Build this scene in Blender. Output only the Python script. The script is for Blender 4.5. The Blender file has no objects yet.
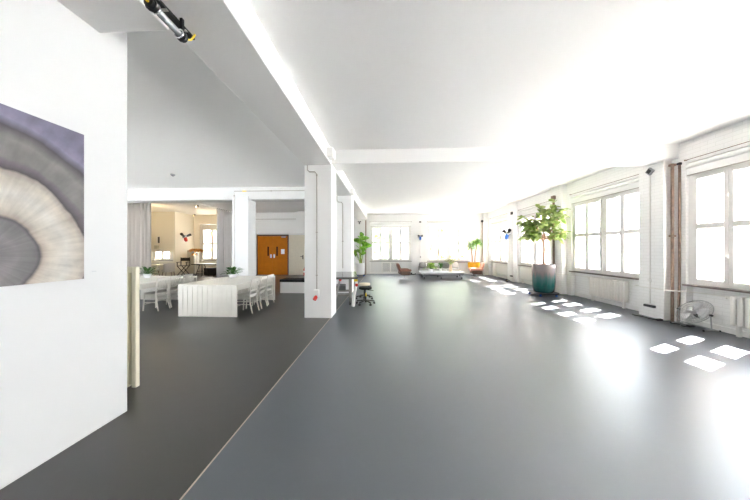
import bpy, bmesh, math, random
from mathutils import Vector, Matrix
random.seed(7)
PI = math.pi
S = bpy.context.scene
COL = S.collection
R = math.radians

# ------------------------------------------------------------------ materials
def nodes(name):
    m = bpy.data.materials.new(name); m.use_nodes = True
    nt = m.node_tree
    return m, nt, nt.nodes['Principled BSDF']

def mat(name, col, rough=.5, metal=0., noise=0., nscale=8., bump=0., bscale=60., coat=0., emit=0., sheen=0., subs=0.):
    m, nt, b = nodes(name)
    b.inputs['Base Color'].default_value = (*col, 1)
    b.inputs['Roughness'].default_value = rough
    b.inputs['Metallic'].default_value = metal
    if coat: b.inputs['Coat Weight'].default_value = coat; b.inputs['Coat Roughness'].default_value = .08
    if sheen: b.inputs['Sheen Weight'].default_value = sheen
    if emit:
        b.inputs['Emission Color'].default_value = (*col, 1); b.inputs['Emission Strength'].default_value = emit
    if noise or bump:
        tc = nt.nodes.new('ShaderNodeTexCoord')
    if noise:
        n = nt.nodes.new('ShaderNodeTexNoise'); n.inputs['Scale'].default_value = nscale; n.inputs['Detail'].default_value = 5
        nt.links.new(tc.outputs['Object'], n.inputs['Vector'])
        r = nt.nodes.new('ShaderNodeValToRGB')
        lo = tuple(max(0, c*(1-noise)) for c in col); hi = tuple(min(1, c*(1+noise)) for c in col)
        r.color_ramp.elements[0].position = .3; r.color_ramp.elements[1].position = .7
        r.color_ramp.elements[0].color = (*lo, 1); r.color_ramp.elements[1].color = (*hi, 1)
        nt.links.new(n.outputs['Fac'], r.inputs['Fac']); nt.links.new(r.outputs['Color'], b.inputs['Base Color'])
    if bump:
        n2 = nt.nodes.new('ShaderNodeTexNoise'); n2.inputs['Scale'].default_value = bscale; n2.inputs['Detail'].default_value = 6
        nt.links.new(tc.outputs['Object'], n2.inputs['Vector'])
        bp = nt.nodes.new('ShaderNodeBump'); bp.inputs['Strength'].default_value = bump; bp.inputs['Distance'].default_value = .02
        nt.links.new(n2.outputs['Fac'], bp.inputs['Height']); nt.links.new(bp.outputs['Normal'], b.inputs['Normal'])
    return m

def brick_mat(name, c1, c2, mortar, bumpv, rough=.55):
    m, nt, b = nodes(name)
    tc = nt.nodes.new('ShaderNodeTexCoord'); sp = nt.nodes.new('ShaderNodeSeparateXYZ')
    ad = nt.nodes.new('ShaderNodeMath'); cb = nt.nodes.new('ShaderNodeCombineXYZ')
    nt.links.new(tc.outputs['Object'], sp.inputs[0])
    nt.links.new(sp.outputs['X'], ad.inputs[0]); nt.links.new(sp.outputs['Y'], ad.inputs[1])
    nt.links.new(ad.outputs[0], cb.inputs['X']); nt.links.new(sp.outputs['Z'], cb.inputs['Y'])
    br = nt.nodes.new('ShaderNodeTexBrick')
    br.inputs['Scale'].default_value = 1
    br.inputs['Brick Width'].default_value = .25; br.inputs['Row Height'].default_value = .077
    br.inputs['Mortar Size'].default_value = .008; br.inputs['Mortar Smooth'].default_value = .4
    br.inputs['Color1'].default_value = (*c1, 1); br.inputs['Color2'].default_value = (*c2, 1); br.inputs['Mortar'].default_value = (*mortar, 1)
    nt.links.new(cb.outputs[0], br.inputs['Vector'])
    nt.links.new(br.outputs['Color'], b.inputs['Base Color'])
    n2 = nt.nodes.new('ShaderNodeTexNoise'); n2.inputs['Scale'].default_value = 30; n2.inputs['Detail'].default_value = 5
    nt.links.new(tc.outputs['Object'], n2.inputs['Vector'])
    mx = nt.nodes.new('ShaderNodeMath'); mx.operation = 'MULTIPLY_ADD'; mx.inputs[1].default_value = .35
    inv = nt.nodes.new('ShaderNodeMath'); inv.operation = 'SUBTRACT'; inv.inputs[0].default_value = 1
    nt.links.new(br.outputs['Fac'], inv.inputs[1])
    nt.links.new(n2.outputs['Fac'], mx.inputs[0]); nt.links.new(inv.outputs[0], mx.inputs[2])
    bp = nt.nodes.new('ShaderNodeBump'); bp.inputs['Strength'].default_value = bumpv; bp.inputs['Distance'].default_value = .012
    nt.links.new(mx.outputs[0], bp.inputs['Height']); nt.links.new(bp.outputs['Normal'], b.inputs['Normal'])
    b.inputs['Roughness'].default_value = rough
    return m

def glass_mat(name, tint=(1, 1, 1)):
    m = bpy.data.materials.new(name); m.use_nodes = True
    nt = m.node_tree; nt.nodes.clear()
    out = nt.nodes.new('ShaderNodeOutputMaterial'); mix = nt.nodes.new('ShaderNodeMixShader')
    t = nt.nodes.new('ShaderNodeBsdfTransparent'); g = nt.nodes.new('ShaderNodeBsdfGlossy'); lw = nt.nodes.new('ShaderNodeLayerWeight'); lw.inputs['Blend'].default_value = .5
    pw_ = nt.nodes.new('ShaderNodeMath'); pw_.operation = 'POWER'; pw_.inputs[1].default_value = 5; nt.links.new(lw.outputs['Facing'], pw_.inputs[0])
    f = nt.nodes.new('ShaderNodeMath'); f.operation = 'MULTIPLY_ADD'; f.inputs[1].default_value = .6; f.inputs[2].default_value = .03; nt.links.new(pw_.outputs[0], f.inputs[0])
    t.inputs[0].default_value = (*tint, 1); g.inputs['Roughness'].default_value = .01
    nt.links.new(f.outputs[0], mix.inputs[0]); nt.links.new(t.outputs[0], mix.inputs[1]); nt.links.new(g.outputs[0], mix.inputs[2])
    nt.links.new(mix.outputs[0], out.inputs[0])
    return m

def floor_mat(name, c_lo, c_hi, rough, spec=.5, ior=1.5):
    m, nt, b = nodes(name)
    tc = nt.nodes.new('ShaderNodeTexCoord')
    n = nt.nodes.new('ShaderNodeTexNoise'); n.inputs['Scale'].default_value = .7; n.inputs['Detail'].default_value = 4; n.inputs['Roughness'].default_value = .5
    nt.links.new(tc.outputs['Object'], n.inputs['Vector'])
    r = nt.nodes.new('ShaderNodeValToRGB'); r.color_ramp.elements[0].position = .25; r.color_ramp.elements[1].position = .75
    r.color_ramp.elements[0].color = (*c_lo, 1); r.color_ramp.elements[1].color = (*c_hi, 1)
    nt.links.new(n.outputs['Fac'], r.inputs['Fac'])
    # pale scuffs
    n3 = nt.nodes.new('ShaderNodeTexNoise'); n3.inputs['Scale'].default_value = 7; n3.inputs['Detail'].default_value = 4; n3.inputs['Distortion'].default_value = .6
    nt.links.new(tc.outputs['Object'], n3.inputs['Vector'])
    r3 = nt.nodes.new('ShaderNodeValToRGB'); r3.color_ramp.elements[0].position = .62; r3.color_ramp.elements[1].position = .85
    r3.color_ramp.elements[0].color = (0, 0, 0, 1); r3.color_ramp.elements[1].color = (.07, .07, .07, 1)
    nt.links.new(n3.outputs['Fac'], r3.inputs['Fac'])
    mx = nt.nodes.new('ShaderNodeMix'); mx.data_type = 'RGBA'
    nt.links.new(r3.outputs['Color'], mx.inputs[0]); nt.links.new(r.outputs['Color'], mx.inputs[6])
    mx.inputs[7].default_value = (.2, .2, .2, 1)
    nt.links.new(mx.outputs[2], b.inputs['Base Color'])
    rr = nt.nodes.new('ShaderNodeMapRange'); rr.inputs['To Min'].default_value = rough*.85; rr.inputs['To Max'].default_value = rough*1.15
    nt.links.new(n.outputs['Fac'], rr.inputs[0]); nt.links.new(rr.outputs[0], b.inputs['Roughness'])
    b.inputs['Specular Tint'].default_value = (.84, .91, 1, 1) if ior > 1.6 else (1, 1, 1, 1); b.inputs['Specular IOR Level'].default_value = spec; b.inputs['IOR'].default_value = ior
    return m

M = {}
M['plaster'] = mat('white_plaster', (.82, .81, .795), .7, bump=.12, bscale=14)
M['ceil'] = mat('ceiling_paint', (.95, .945, .935), .75, bump=.18, bscale=6)
M['plain'] = mat('smooth_white_wall', (.84, .835, .825), .6)
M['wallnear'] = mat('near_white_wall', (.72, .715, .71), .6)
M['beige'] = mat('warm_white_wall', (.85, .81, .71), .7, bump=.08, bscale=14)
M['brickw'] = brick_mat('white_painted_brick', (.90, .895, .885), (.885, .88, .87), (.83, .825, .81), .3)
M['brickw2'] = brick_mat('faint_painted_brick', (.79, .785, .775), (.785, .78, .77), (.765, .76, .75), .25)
M['brick'] = brick_mat('red_brick', (.60, .44, .34), (.54, .39, .30), (.62, .58, .53), .6, .9)
M['floor'] = floor_mat('grey_epoxy_floor', (.014, .015, .018), (.022, .023, .027), .37, 1.0, 2.0)
M['floorL'] = floor_mat('reflection_browned_floor', (.030, .028, .025), (.040, .037, .033), .34, .8, 1.5)  # brown cast of its reflections put into the left floor colour
M['seam'] = mat('seam_strip', (.55, .45, .38), .5)
M['white'] = mat('white_paint', (.86, .85, .83), .4)
M['chairwhite'] = mat('warm_white_furniture_paint', (.72, .69, .63), .45, noise=.04, nscale=5)
M['frame'] = mat('window_white_paint', (.78, .765, .74), .4)
M['sill'] = mat('dark_stone_sill', (.16, .13, .115), .4, noise=.2)
M['glass'] = glass_mat('window_glass')
M['radi'] = mat('radiator_enamel', (.83, .81, .77), .35)
M['steel'] = mat('brushed_steel', (.62, .62, .62), .28, 1.)
M['greysteel'] = mat('grey_steel', (.35, .36, .37), .35, .8)
M['wtsteel'] = mat('worn_machine_steel', (.30, .28, .26), .5, .4)
M['wtgrey'] = mat('dark_machine_steel', (.13, .125, .12), .5, .3)
M['chrome'] = mat('chrome', (.8, .8, .82), .12, 1.)
M['black'] = mat('black_plastic', (.02, .02, .022), .4)
M['blackleather'] = mat('black_leather', (.012, .012, .013), .65, bump=.1)
M['blackleather'].node_tree.nodes['Principled BSDF'].inputs['Specular IOR Level'].default_value = .2
M['rust'] = mat('brown_pipe_paint', (.22, .145, .105), .6, noise=.35, nscale=20)
M['conduit'] = mat('grey_conduit', (.45, .42, .38), .5, .3)
M['whiteconduit'] = mat('white_painted_conduit', (.72, .70, .67), .5)
M['red'] = mat('red_plastic', (.65, .03, .02), .35)
M['yellow'] = mat('yellow_plastic', (.85, .60, .02), .4)
M['blue'] = mat('blue_plastic', (.03, .16, .62), .4)
M['orange'] = mat('orange_door_wood', (.50, .15, .003), .55, noise=.08, nscale=4)
M['orange'].node_tree.nodes['Principled BSDF'].inputs['Specular IOR Level'].default_value = .15
M['cream'] = mat('cream_paint', (.78, .73, .56), .45)
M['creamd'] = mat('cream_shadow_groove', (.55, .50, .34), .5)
M['doorcream'] = mat('cream_steel_door', (.66, .60, .47), .5, noise=.04)
M['cloth'] = mat('greyish_curtain_cloth', (.50, .455, .42), .9, bump=.1, bscale=200, sheen=.2)
M['clothl'] = mat('pale_curtain_cloth', (.82, .79, .77), .9, bump=.1, bscale=200, sheen=.2)
M['olive'] = mat('olive_curtain_cloth', (.20, .17, .10), .9)
M['brown'] = mat('brown_leather', (.23, .085, .045), .4, noise=.25, nscale=6, bump=.15, bscale=40)
M['tan'] = mat('sunlit_brown_leather', (.42, .20, .13), .45, noise=.2, nscale=6, bump=.15, bscale=40)  # brown leather with the sunlight on it put into the colour
M['greyfab'] = mat('grey_woven_fabric', (.22, .215, .205), .95, noise=.4, nscale=30, bump=.3, bscale=150)
M['lightfab'] = mat('pale_woven_fabric', (.66, .63, .60), .95, bump=.2, bscale=150)
M['marble'] = mat('pale_grey_tabletop', (.55, .57, .60), .3, noise=.08, nscale=3)
M['tabletop'] = mat('dark_polished_worktop', (.16, .155, .14), .14, 0, noise=.12)
M['soil'] = mat('potting_soil', (.035, .022, .015), .95, noise=.4, nscale=40)
M['potwhite'] = mat('white_ceramic', (.80, .80, .80), .3)
M['potyellow'] = mat('ochre_glazed_ceramic', (.62, .33, .02), .25, noise=.2, nscale=3)
M['bark'] = mat('pale_brown_bark', (.42, .25, .16), .85, noise=.3, nscale=25)
M['wood'] = mat('dark_wood', (.10, .05, .03), .5, noise=.2)
M['shade'] = mat('orange_lamp_shade', (.72, .32, .04), .7, noise=.3, nscale=15)
M['paper'] = mat('white_paper', (.85, .85, .84), .8)
M['fanblade'] = mat('pale_fan_blade', (.66, .66, .67), .45)
M['fanwire'] = mat('satin_wire', (.42, .42, .43), .45)
M['sofafab'] = mat('pale_grey_sofa_fabric', (.40, .385, .37), .95, bump=.2, bscale=150)
M['screen'] = mat('pale_green_grey_panel', (.58, .56, .47), .6)
M['asphalt'] = mat('pale_street', (.57, .59, .61), .9, noise=.15)
M['facade'] = mat('pale_facade', (.62, .58, .52), .9, noise=.1)
M['farglass'] = mat('pale_far_window', (.34, .37, .38), .3)
M['darkglass'] = mat('dark_glass', (.008, .008, .008), .25)
M['darkglass'].node_tree.nodes['Principled BSDF'].inputs['Specular IOR Level'].default_value = .2

def leaf_mat(name, c1, c2, trans=.35):
    m, nt, b = nodes(name)
    oi = nt.nodes.new('ShaderNodeTexCoord'); n = nt.nodes.new('ShaderNodeTexNoise'); n.inputs['Scale'].default_value = 9
    nt.links.new(oi.outputs['Object'], n.inputs['Vector'])
    r = nt.nodes.new('ShaderNodeValToRGB'); r.color_ramp.elements[0].position = .35; r.color_ramp.elements[1].position = .65
    r.color_ramp.elements[0].color = (*c1, 1); r.color_ramp.elements[1].color = (*c2, 1)
    nt.links.new(n.outputs['Fac'], r.inputs['Fac']); nt.links.new(r.outputs['Color'], b.inputs['Base Color'])
    b.inputs['Roughness'].default_value = .4
    tr = nt.nodes.new('ShaderNodeBsdfTranslucent'); nt.links.new(r.outputs['Color'], tr.inputs[0])
    mx = nt.nodes.new('ShaderNodeMixShader'); mx.inputs[0].default_value = trans
    out = nt.nodes['Material Output']
    nt.links.new(b.outputs[0], mx.inputs[1]); nt.links.new(tr.outputs[0], mx.inputs[2]); nt.links.new(mx.outputs[0], out.inputs[0])
    return m
M['leaf_fig'] = leaf_mat('fig_leaf', (.17, .27, .05), (.46, .56, .20), .45)
M['leaf_banana'] = leaf_mat('broad_leaf', (.06, .20, .015), (.25, .50, .05))
M['leaf_dragon'] = leaf_mat('strap_leaf', (.10, .26, .03), (.28, .48, .10))
M['leaf_light'] = leaf_mat('light_leaf', (.20, .36, .04), (.42, .58, .15))
M['leaf_dark'] = leaf_mat('dark_leaf', (.02, .09, .015), (.10, .24, .05))
M['leaf_dry'] = leaf_mat('dry_yellow_bloom', (.45, .36, .10), (.70, .60, .25))
M['leaf_tree'] = leaf_mat('street_tree_leaf', (.10, .16, .05), (.22, .30, .10))
M['petal'] = mat('orange_petal', (.80, .36, .04), .6)

# glazed two-tone pot: grey-mauve glaze above, teal glaze below, runny edge
def pot_mat():
    m, nt, b = nodes('teal_runny_glaze')
    tc = nt.nodes.new('ShaderNodeTexCoord'); sp = nt.nodes.new('ShaderNodeSeparateXYZ'); nt.links.new(tc.outputs['Object'], sp.inputs[0])
    mp = nt.nodes.new('ShaderNodeMapping'); mp.inputs['Scale'].default_value = (7, 7, .9); nt.links.new(tc.outputs['Object'], mp.inputs[0])
    n = nt.nodes.new('ShaderNodeTexNoise'); n.inputs['Scale'].default_value = 1.6; n.inputs['Detail'].default_value = 6; nt.links.new(mp.outputs[0], n.inputs['Vector'])
    a = nt.nodes.new('ShaderNodeMath'); a.operation = 'MULTIPLY_ADD'; a.inputs[1].default_value = .55; nt.links.new(n.outputs['Fac'], a.inputs[0]); nt.links.new(sp.outputs['Z'], a.inputs[2])
    r = nt.nodes.new('ShaderNodeValToRGB'); e = r.color_ramp.elements
    e[0].position = .30; e[0].color = (.008, .06, .065, 1); e[1].position = 1.15; e[1].color = (.19, .165, .165, 1)
    for p, c in ((.55, (.012, .10, .09, 1)), (.78, (.06, .14, .135, 1)), (.95, (.17, .15, .15, 1))):
        x = e.new(p); x.color = c
    nt.links.new(a.outputs[0], r.inputs['Fac']); nt.links.new(r.outputs['Color'], b.inputs['Base Color'])
    b.inputs['Roughness'].default_value = .18
    return m
M['glaze'] = pot_mat()

# abstract canvas: pale ring round a dark core on mauve-grey washes (local y along wall, z up)
def canvas_mat():
    m, nt, b = nodes('abstract_ring_painting')
    tc = nt.nodes.new('ShaderNodeTexCoord')
    n = nt.nodes.new('ShaderNodeTexNoise'); n.inputs['Scale'].default_value = 3.0; n.inputs['Detail'].default_value = 8
    nt.links.new(tc.outputs['Object'], n.inputs['Vector'])
    def math_(op, a=None, b_=None, c=None):
        x = nt.nodes.new('ShaderNodeMath'); x.operation = op
        for i, v in enumerate((a, b_, c)):
            if v is None: continue
            if isinstance(v, (int, float)): x.inputs[i].default_value = v
            else: nt.links.new(v, x.inputs[i])
        return x.outputs[0]
    sp = nt.nodes.new('ShaderNodeSeparateXYZ'); nt.links.new(tc.outputs['Object'], sp.inputs[0])
    dy = math_('SUBTRACT', sp.outputs['Y'], CAN_C[0]); dz = math_('SUBTRACT', sp.outputs['Z'], CAN_C[1])
    d = math_('SQRT', math_('ADD', math_('MULTIPLY', dy, dy), math_('MULTIPLY', dz, dz)))
    ang = math_('ARCTAN2', dz, dy)
    nn = math_('MULTIPLY_ADD', n.outputs['Fac'], .10, -.05)
    d2 = math_('ADD', d, nn)
    r = nt.nodes.new('ShaderNodeValToRGB'); e = r.color_ramp.elements
    e[0].position = 0; e[0].color = (.13, .118, .120, 1); e[1].position = 1; e[1].color = (.17, .155, .23, 1)
    for p, c in ((.17, (.19, .172, .172, 1)), (.27, (.14, .13, .13, 1)), (.29, (.06, .055, .058, 1)), (.31, (.40, .33, .27, 1)), (.36, (.52, .47, .40, 1)), (.46, (.57, .54, .49, 1)), (.55, (.50, .44, .37, 1)), (.59, (.34, .29, .25, 1)),
                 (.605, (.035, .03, .033, 1)), (.65, (.12, .10, .115, 1)), (.67, (.16, .148, .145, 1)), (.79, (.20, .188, .178, 1)), (.87, (.05, .045, .05, 1)), (.93, (.22, .20, .29, 1))):
        x = e.new(p); x.color = c
    nt.links.new(d2, r.inputs['Fac'])
    # radial streaks
    cb = nt.nodes.new('ShaderNodeCombineXYZ'); nt.links.new(math_('MULTIPLY', ang, 14.0), cb.inputs['X']); nt.links.new(math_('MULTIPLY', d, 2.5), cb.inputs['Y'])
    ns = nt.nodes.new('ShaderNodeTexNoise'); ns.inputs['Scale'].default_value = 1.0; ns.inputs['Detail'].default_value = 7; nt.links.new(cb.outputs[0], ns.inputs['Vector'])
    f = math_('MULTIPLY_ADD', ns.outputs['Fac'], .7, .65)
    n4 = nt.nodes.new('ShaderNodeTexNoise'); n4.inputs['Scale'].default_value = 9; n4.inputs['Detail'].default_value = 8; nt.links.new(tc.outputs['Object'], n4.inputs['Vector'])
    f2 = math_('MULTIPLY', f, math_('MULTIPLY_ADD', n4.outputs['Fac'], .8, .55))
    mx = nt.nodes.new('ShaderNodeVectorMath'); mx.operation = 'SCALE'; nt.links.new(r.outputs['Color'], mx.inputs[0]); nt.links.new(f2, mx.inputs['Scale'])
    nt.links.new(mx.outputs[0], b.inputs['Base Color']); b.inputs['Roughness'].default_value = .5
    return m

# ------------------------------------------------------------------ mesh collecting
class MB:
    def __init__(s): s.v = []; s.f = []
    def add(s, vs, fs):
        o = len(s.v); s.v += [tuple(v) for v in vs]; s.f += [tuple(i+o for i in f) for f in fs]; return s
    def box(s, x0, x1, y0, y1, z0, z1, Mx=None):
        vs = [Vector(p) for p in ((x0,y0,z0),(x1,y0,z0),(x1,y1,z0),(x0,y1,z0),(x0,y0,z1),(x1,y0,z1),(x1,y1,z1),(x0,y1,z1))]
        if Mx is not None: vs = [Mx @ v for v in vs]
        return s.add(vs, [(0,3,2,1),(4,5,6,7),(0,1,5,4),(1,2,6,5),(2,3,7,6),(3,0,4,7)])
    def bar(s, p, q, w, h, up=(0,0,1)):
        p = Vector(p); q = Vector(q); d = (q-p); L = d.length; d.normalize()
        up = Vector(up)
        if abs(d.dot(up)) > .98: up = Vector((1,0,0))
        a = d.cross(up).normalized(); b = a.cross(d).normalized()
        Mx = Matrix((( a.x, d.x, b.x, p.x),(a.y, d.y, b.y, p.y),(a.z, d.z, b.z, p.z),(0,0,0,1)))
        return s.box(-w/2, w/2, 0, L, -h/2, h/2, Mx)
    def ring(s, path, radii, seg=10, cap=True, closed=False):
        path = [Vector(p) for p in path]; n = len(path); vs = []; fs = []
        ref = None
        for i, p in enumerate(path):
            if closed: t = path[(i+1) % n]-path[i-1]
            else: t = (path[min(i+1, n-1)]-path[max(i-1, 0)])
            if t.length < 1e-9: t = Vector((0,0,1))
            t.normalize()
            if ref is None: ref = Vector((0,0,1)) if abs(t.z) < .9 else Vector((1,0,0))
            a = (ref - t*ref.dot(t)).normalized(); ref = a; b = t.cross(a)
            r = radii[i] if hasattr(radii, '__len__') else radii
            for k in range(seg):
                w = 2*PI*k/seg; vs.append(p + a*math.cos(w)*r + b*math.sin(w)*r)
        m = n if closed else n-1
        for i in range(m):
            j = (i+1) % n
            for k in range(seg):
                k2 = (k+1) % seg; fs.append((i*seg+k, i*seg+k2, j*seg+k2, j*seg+k))
        if cap and not closed:
            fs.append(tuple(range(seg-1, -1, -1))); fs.append(tuple((n-1)*seg+k for k in range(seg)))
        return s.add(vs, fs)
    def cyl(s, p, q, r, r2=None, seg=16): return s.ring([p, q], [r, r if r2 is None else r2], seg)
    def lathe(s, prof, c=(0,0,0), seg=28, Mx=None):
        vs = []; fs = []; n = len(prof)
        for r, z in prof:
            for k in range(seg):
                w = 2*PI*k/seg; v = Vector((r*math.cos(w), r*math.sin(w), z))
                if Mx is not None: v = Mx @ v
                vs.append(v+Vector(c))
        for i in range(n-1):
            for k in range(seg):
                k2 = (k+1) % seg; fs.append((i*seg+k, i*seg+k2, (i+1)*seg+k2, (i+1)*seg+k))
        if prof[0][0] > 1e-5: fs.append(tuple(range(seg-1, -1, -1)))
        if prof[-1][0] > 1e-5: fs.append(tuple((n-1)*seg+k for k in range(seg)))
        return s.add(vs, fs)
    def ball(s, c, r, sx=1, sy=1, sz=1, seg=14, rings=8, Mx=None):
        prof = [(max(1e-6, r*math.sin(PI*i/rings)), -r*math.cos(PI*i/rings)) for i in range(rings+1)]
        A = Matrix.Diagonal((sx, sy, sz, 1))
        if Mx is not None: A = Mx @ A
        return s.lathe(prof, c, seg, A)
    def pillow(s, c, sx, sy, sz, Mx=None, n=8, p=4.0):
        # rounded cushion: superellipsoid
        vs = []; fs = []; U = 4*n; V = n*2
        def sg(x, e): return math.copysign(abs(x)**e, x)
        e = 2.0/p
        for i in range(V+1):
            ph = -PI/2+PI*i/V
            for k in range(U):
                th = 2*PI*k/U
                v = Vector((sx/2*sg(math.cos(ph), e*1.6)*sg(math.cos(th), e), sy/2*sg(math.cos(ph), e*1.6)*sg(math.sin(th), e), sz/2*sg(math.sin(ph), e*1.6)))
                if Mx is not None: v = Mx @ v
                vs.append(v+Vector(c))
        for i in range(V):
            for k in range(U):
                k2 = (k+1) % U; fs.append((i*U+k, i*U+k2, (i+1)*U+k2, (i+1)*U+k))
        return s.add(vs, fs)
    def leaf(s, base, d, up, L, W, prof, droop=0., fold=.25, n=None):
        base = Vector(base); d = Vector(d).normalized(); up = Vector(up)
        side = d.cross(up)
        if side.length < 1e-4: side = Vector((1,0,0))
        side.normalize(); nrm = side.cross(d).normalized()
        vs = []; fs = []
        for t, w in prof:
            c = base + d*L*t + Vector((0,0,-1))*droop*L*t*t
            h = nrm*fold*w*W
            vs += [c+side*w*W+h, c, c-side*w*W+h]
        for i in range(len(prof)-1):
            a = 3*i; fs += [(a, a+3, a+4, a+1), (a+1, a+4, a+5, a+2)]
        return s.add(vs, fs)
    def build(s, name, m, parent=None, loc=None, rz=0, bevel=0, flat=False, smooth=.7):
        me = bpy.data.meshes.new(name); me.from_pydata(s.v, [], s.f); me.validate(); me.update()
        bm = bmesh.new(); bm.from_mesh(me); bmesh.ops.recalc_face_normals(bm, faces=bm.faces[:]); bm.to_mesh(me); bm.free()
        if not flat:
            for p in me.polygons: p.use_smooth = True
            me.set_sharp_from_angle(angle=smooth)
        me.materials.append(m)
        o = bpy.data.objects.new(name, me); COL.objects.link(o)
        if parent is not None: o.parent = parent
        if loc is not None: o.location = loc
        if rz: o.rotation_euler.z = rz
        if bevel:
            b = o.modifiers.new('Bevel', 'BEVEL'); b.width = bevel; b.segments = 2; b.limit_method = 'ANGLE'; b.angle_limit = .6
        return o

def tag(o, label, cat, group=None):
    o['label'] = label; o['category'] = cat
    if group: o['group'] = group
    return o
def thing(name, label, cat, loc=(0,0,0), rz=0, group=None):
    o = bpy.data.objects.new(name, None); COL.objects.link(o); o.empty_display_size = .1
    o.location = loc; o.rotation_euler.z = rz
    return tag(o, label, cat, group)
def struct(o): o['kind'] = 'structure'; return o
def sroot(name, loc, rz=0):
    o = bpy.data.objects.new(name, None); COL.objects.link(o); o.location = loc; o.rotation_euler.z = rz
    o.empty_display_size = .1
    return struct(o)
def dup(root, loc, rz, label, group=None):
    def cp(o, par):
        c = o.copy(); COL.objects.link(c)
        if par is not None: c.parent = par
        for ch in list(o.children): cp(ch, c)
        return c
    r = cp(root, None); r.location = loc; r.rotation_euler.z = rz; r['label'] = label
    if group: r['group'] = group
    return r

# ------------------------------------------------------------------ room dimensions (metres; camera stands at 0,0,1.6)
XR, XP, XL = 6.40, 6.22, -2.57       # right wall, right piers, near left wall
YB, YREAR = 16.83, -4.4              # far wall, wall behind the camera
HC, HB = 3.92, 3.57                  # ceiling, beam undersides
XSEAM = -1.32
WW = 2.56                            # window width
BAY = [16.29, 12.83, 9.29, 5.83, 2.34, -1.15]   # far jamb of each right-hand window
Z0, Z1 = .86, 3.45

# floors, ceiling
struct(MB().box(XSEAM+.006, 7.0, YREAR, YB+.3, -.2, 0).build('floor', M['floor'], flat=True))
struct(MB().box(-16.6, XSEAM-.006, YREAR, YB+.3, -.2, 0).build('floor_left', M['floorL'], flat=True))
struct(MB().box(XSEAM-.0065, XSEAM+.0065, YREAR, YB, -.05, .001).build('trim_1', M['seam'], flat=True))
struct(MB().box(-16.6, 7.2, YREAR-.3, YB+.8, HC, HC+.25).build('ceiling', M['ceil'], flat=True))

# long beam on the column line, cross beams
struct(MB().box(-1.93, -1.29, YREAR, YB, HB, HC+.01).build('trim_2', M['plaster'], bevel=.01))
struct(MB().box(-1.29, XR+.1, 5.97, 6.52, HB+.03, HC+.01).build('trim_3', M['ceil'], bevel=.012))
struct(MB().box(-16.3, -1.93, 9.42, 9.95, HB-.10, HC+.01).build('trim_4', M['wallnear'], bevel=.01))
struct(MB().box(XL-.2, -1.93, 1.55, 2.2, HB-.03, HC+.01).build('trim_5', M['plaster'], bevel=.006))
# columns
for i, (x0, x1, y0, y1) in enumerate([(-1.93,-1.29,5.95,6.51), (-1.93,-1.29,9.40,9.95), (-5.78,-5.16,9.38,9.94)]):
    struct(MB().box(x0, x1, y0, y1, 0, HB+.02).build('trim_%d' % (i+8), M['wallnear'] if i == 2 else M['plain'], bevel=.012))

# near left wall and the rest of the shell
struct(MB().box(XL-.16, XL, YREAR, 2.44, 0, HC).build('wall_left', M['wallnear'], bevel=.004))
ADDED_RWIN = [(-11.2, -8.2), (-7.2, -4.4)]  # out-of-view windows added to brighten the dining area
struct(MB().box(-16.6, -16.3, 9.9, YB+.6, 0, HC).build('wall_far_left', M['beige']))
struct(MB().box(-16.6, -11.95, 9.75, 9.95, 0, HC).build('wall_dining_back', M['plaster']))

def wall(name, loc, rz, length, openings, m, outer, thick=.45, H=HC, niche=.14, back=.36):
    """local x along the wall, y outwards; openings (a, b, z0, z1)"""
    w = MB(); f = MB(); x = 0
    for a, b, z0, z1 in sorted(openings):
        w.box(x, a, 0, thick, 0, H); f.box(x, a, thick, thick+back, -1, H+.6)
        w.box(a, b, niche, thick, 0, z0-.04); w.box(a, b, 0, thick, z1, H)
        f.box(a, b, thick, thick+back, -1, z0-.06); f.box(a, b, thick, thick+back, 3.85, H+.6)
        x = b
    w.box(x, length, 0, thick, 0, H); f.box(x, length, thick, thick+back, -1, H+.6)
    struct(w.build(name, m, loc=loc, rz=rz, flat=True)); struct(f.build(name+'_outer', outer, loc=loc, rz=rz, flat=True))

# right wall: local x runs from the far corner towards the camera
wall('wall_right', (XR, YB, 0), -PI/2, YB-YREAR, [(YB-y, YB-y+WW, Z0, Z1) for y in BAY], M['brickw'], M['brick'])
XB0 = -16.6
BWIN = [(-1.10, 1.56), (2.62, 5.28)]; BACKW = (-12.55, -11.0); SLOTW = (-15.9, -13.4)
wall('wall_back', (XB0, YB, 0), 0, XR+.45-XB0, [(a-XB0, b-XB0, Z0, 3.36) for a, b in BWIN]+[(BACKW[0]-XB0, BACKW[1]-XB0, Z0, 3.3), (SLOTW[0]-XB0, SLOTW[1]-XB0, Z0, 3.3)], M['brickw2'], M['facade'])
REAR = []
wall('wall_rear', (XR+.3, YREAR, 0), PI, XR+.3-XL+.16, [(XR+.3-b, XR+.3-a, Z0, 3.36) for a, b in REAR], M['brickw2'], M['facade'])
ADDED_LWIN = [(2.3, 5.4), (5.9, 9.2)]  # more unseen windows, put in to light the left side
wall('wall_dining_left', (-12.0, 1.9, 0), PI/2, 8.05, [(a-1.9, b-1.9, Z0, 3.36) for a, b in ADDED_LWIN], M['brickw2'], M['facade'])
wall('wall_left_return', (XL-.16, 2.1, 0), PI, 9.8, [(XL-.16-b, XL-.16-a, Z0, 3.36) for a, b in ADDED_RWIN], M['brickw2'], M['facade'])
# piers on the right wall
pw = 0
for y0, y1 in ((6.10, 6.68), (9.50, 10.17), (13.02, 13.66), (2.6, 3.2), (-.9, -.3)):
    pw += 1
    struct(MB().box(0, y1-y0, 0, XR-XP+.02, 0, HC).build('trim_%d' % (pw+10), M['brickw'], loc=(XP, y1, 0), rz=-PI/2, bevel=.012))
struct(MB().box(6.1, XR+.1, 16.62, YB+.02, 0, HC).build('trim_16', M['brickw2'], bevel=.01))
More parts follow.
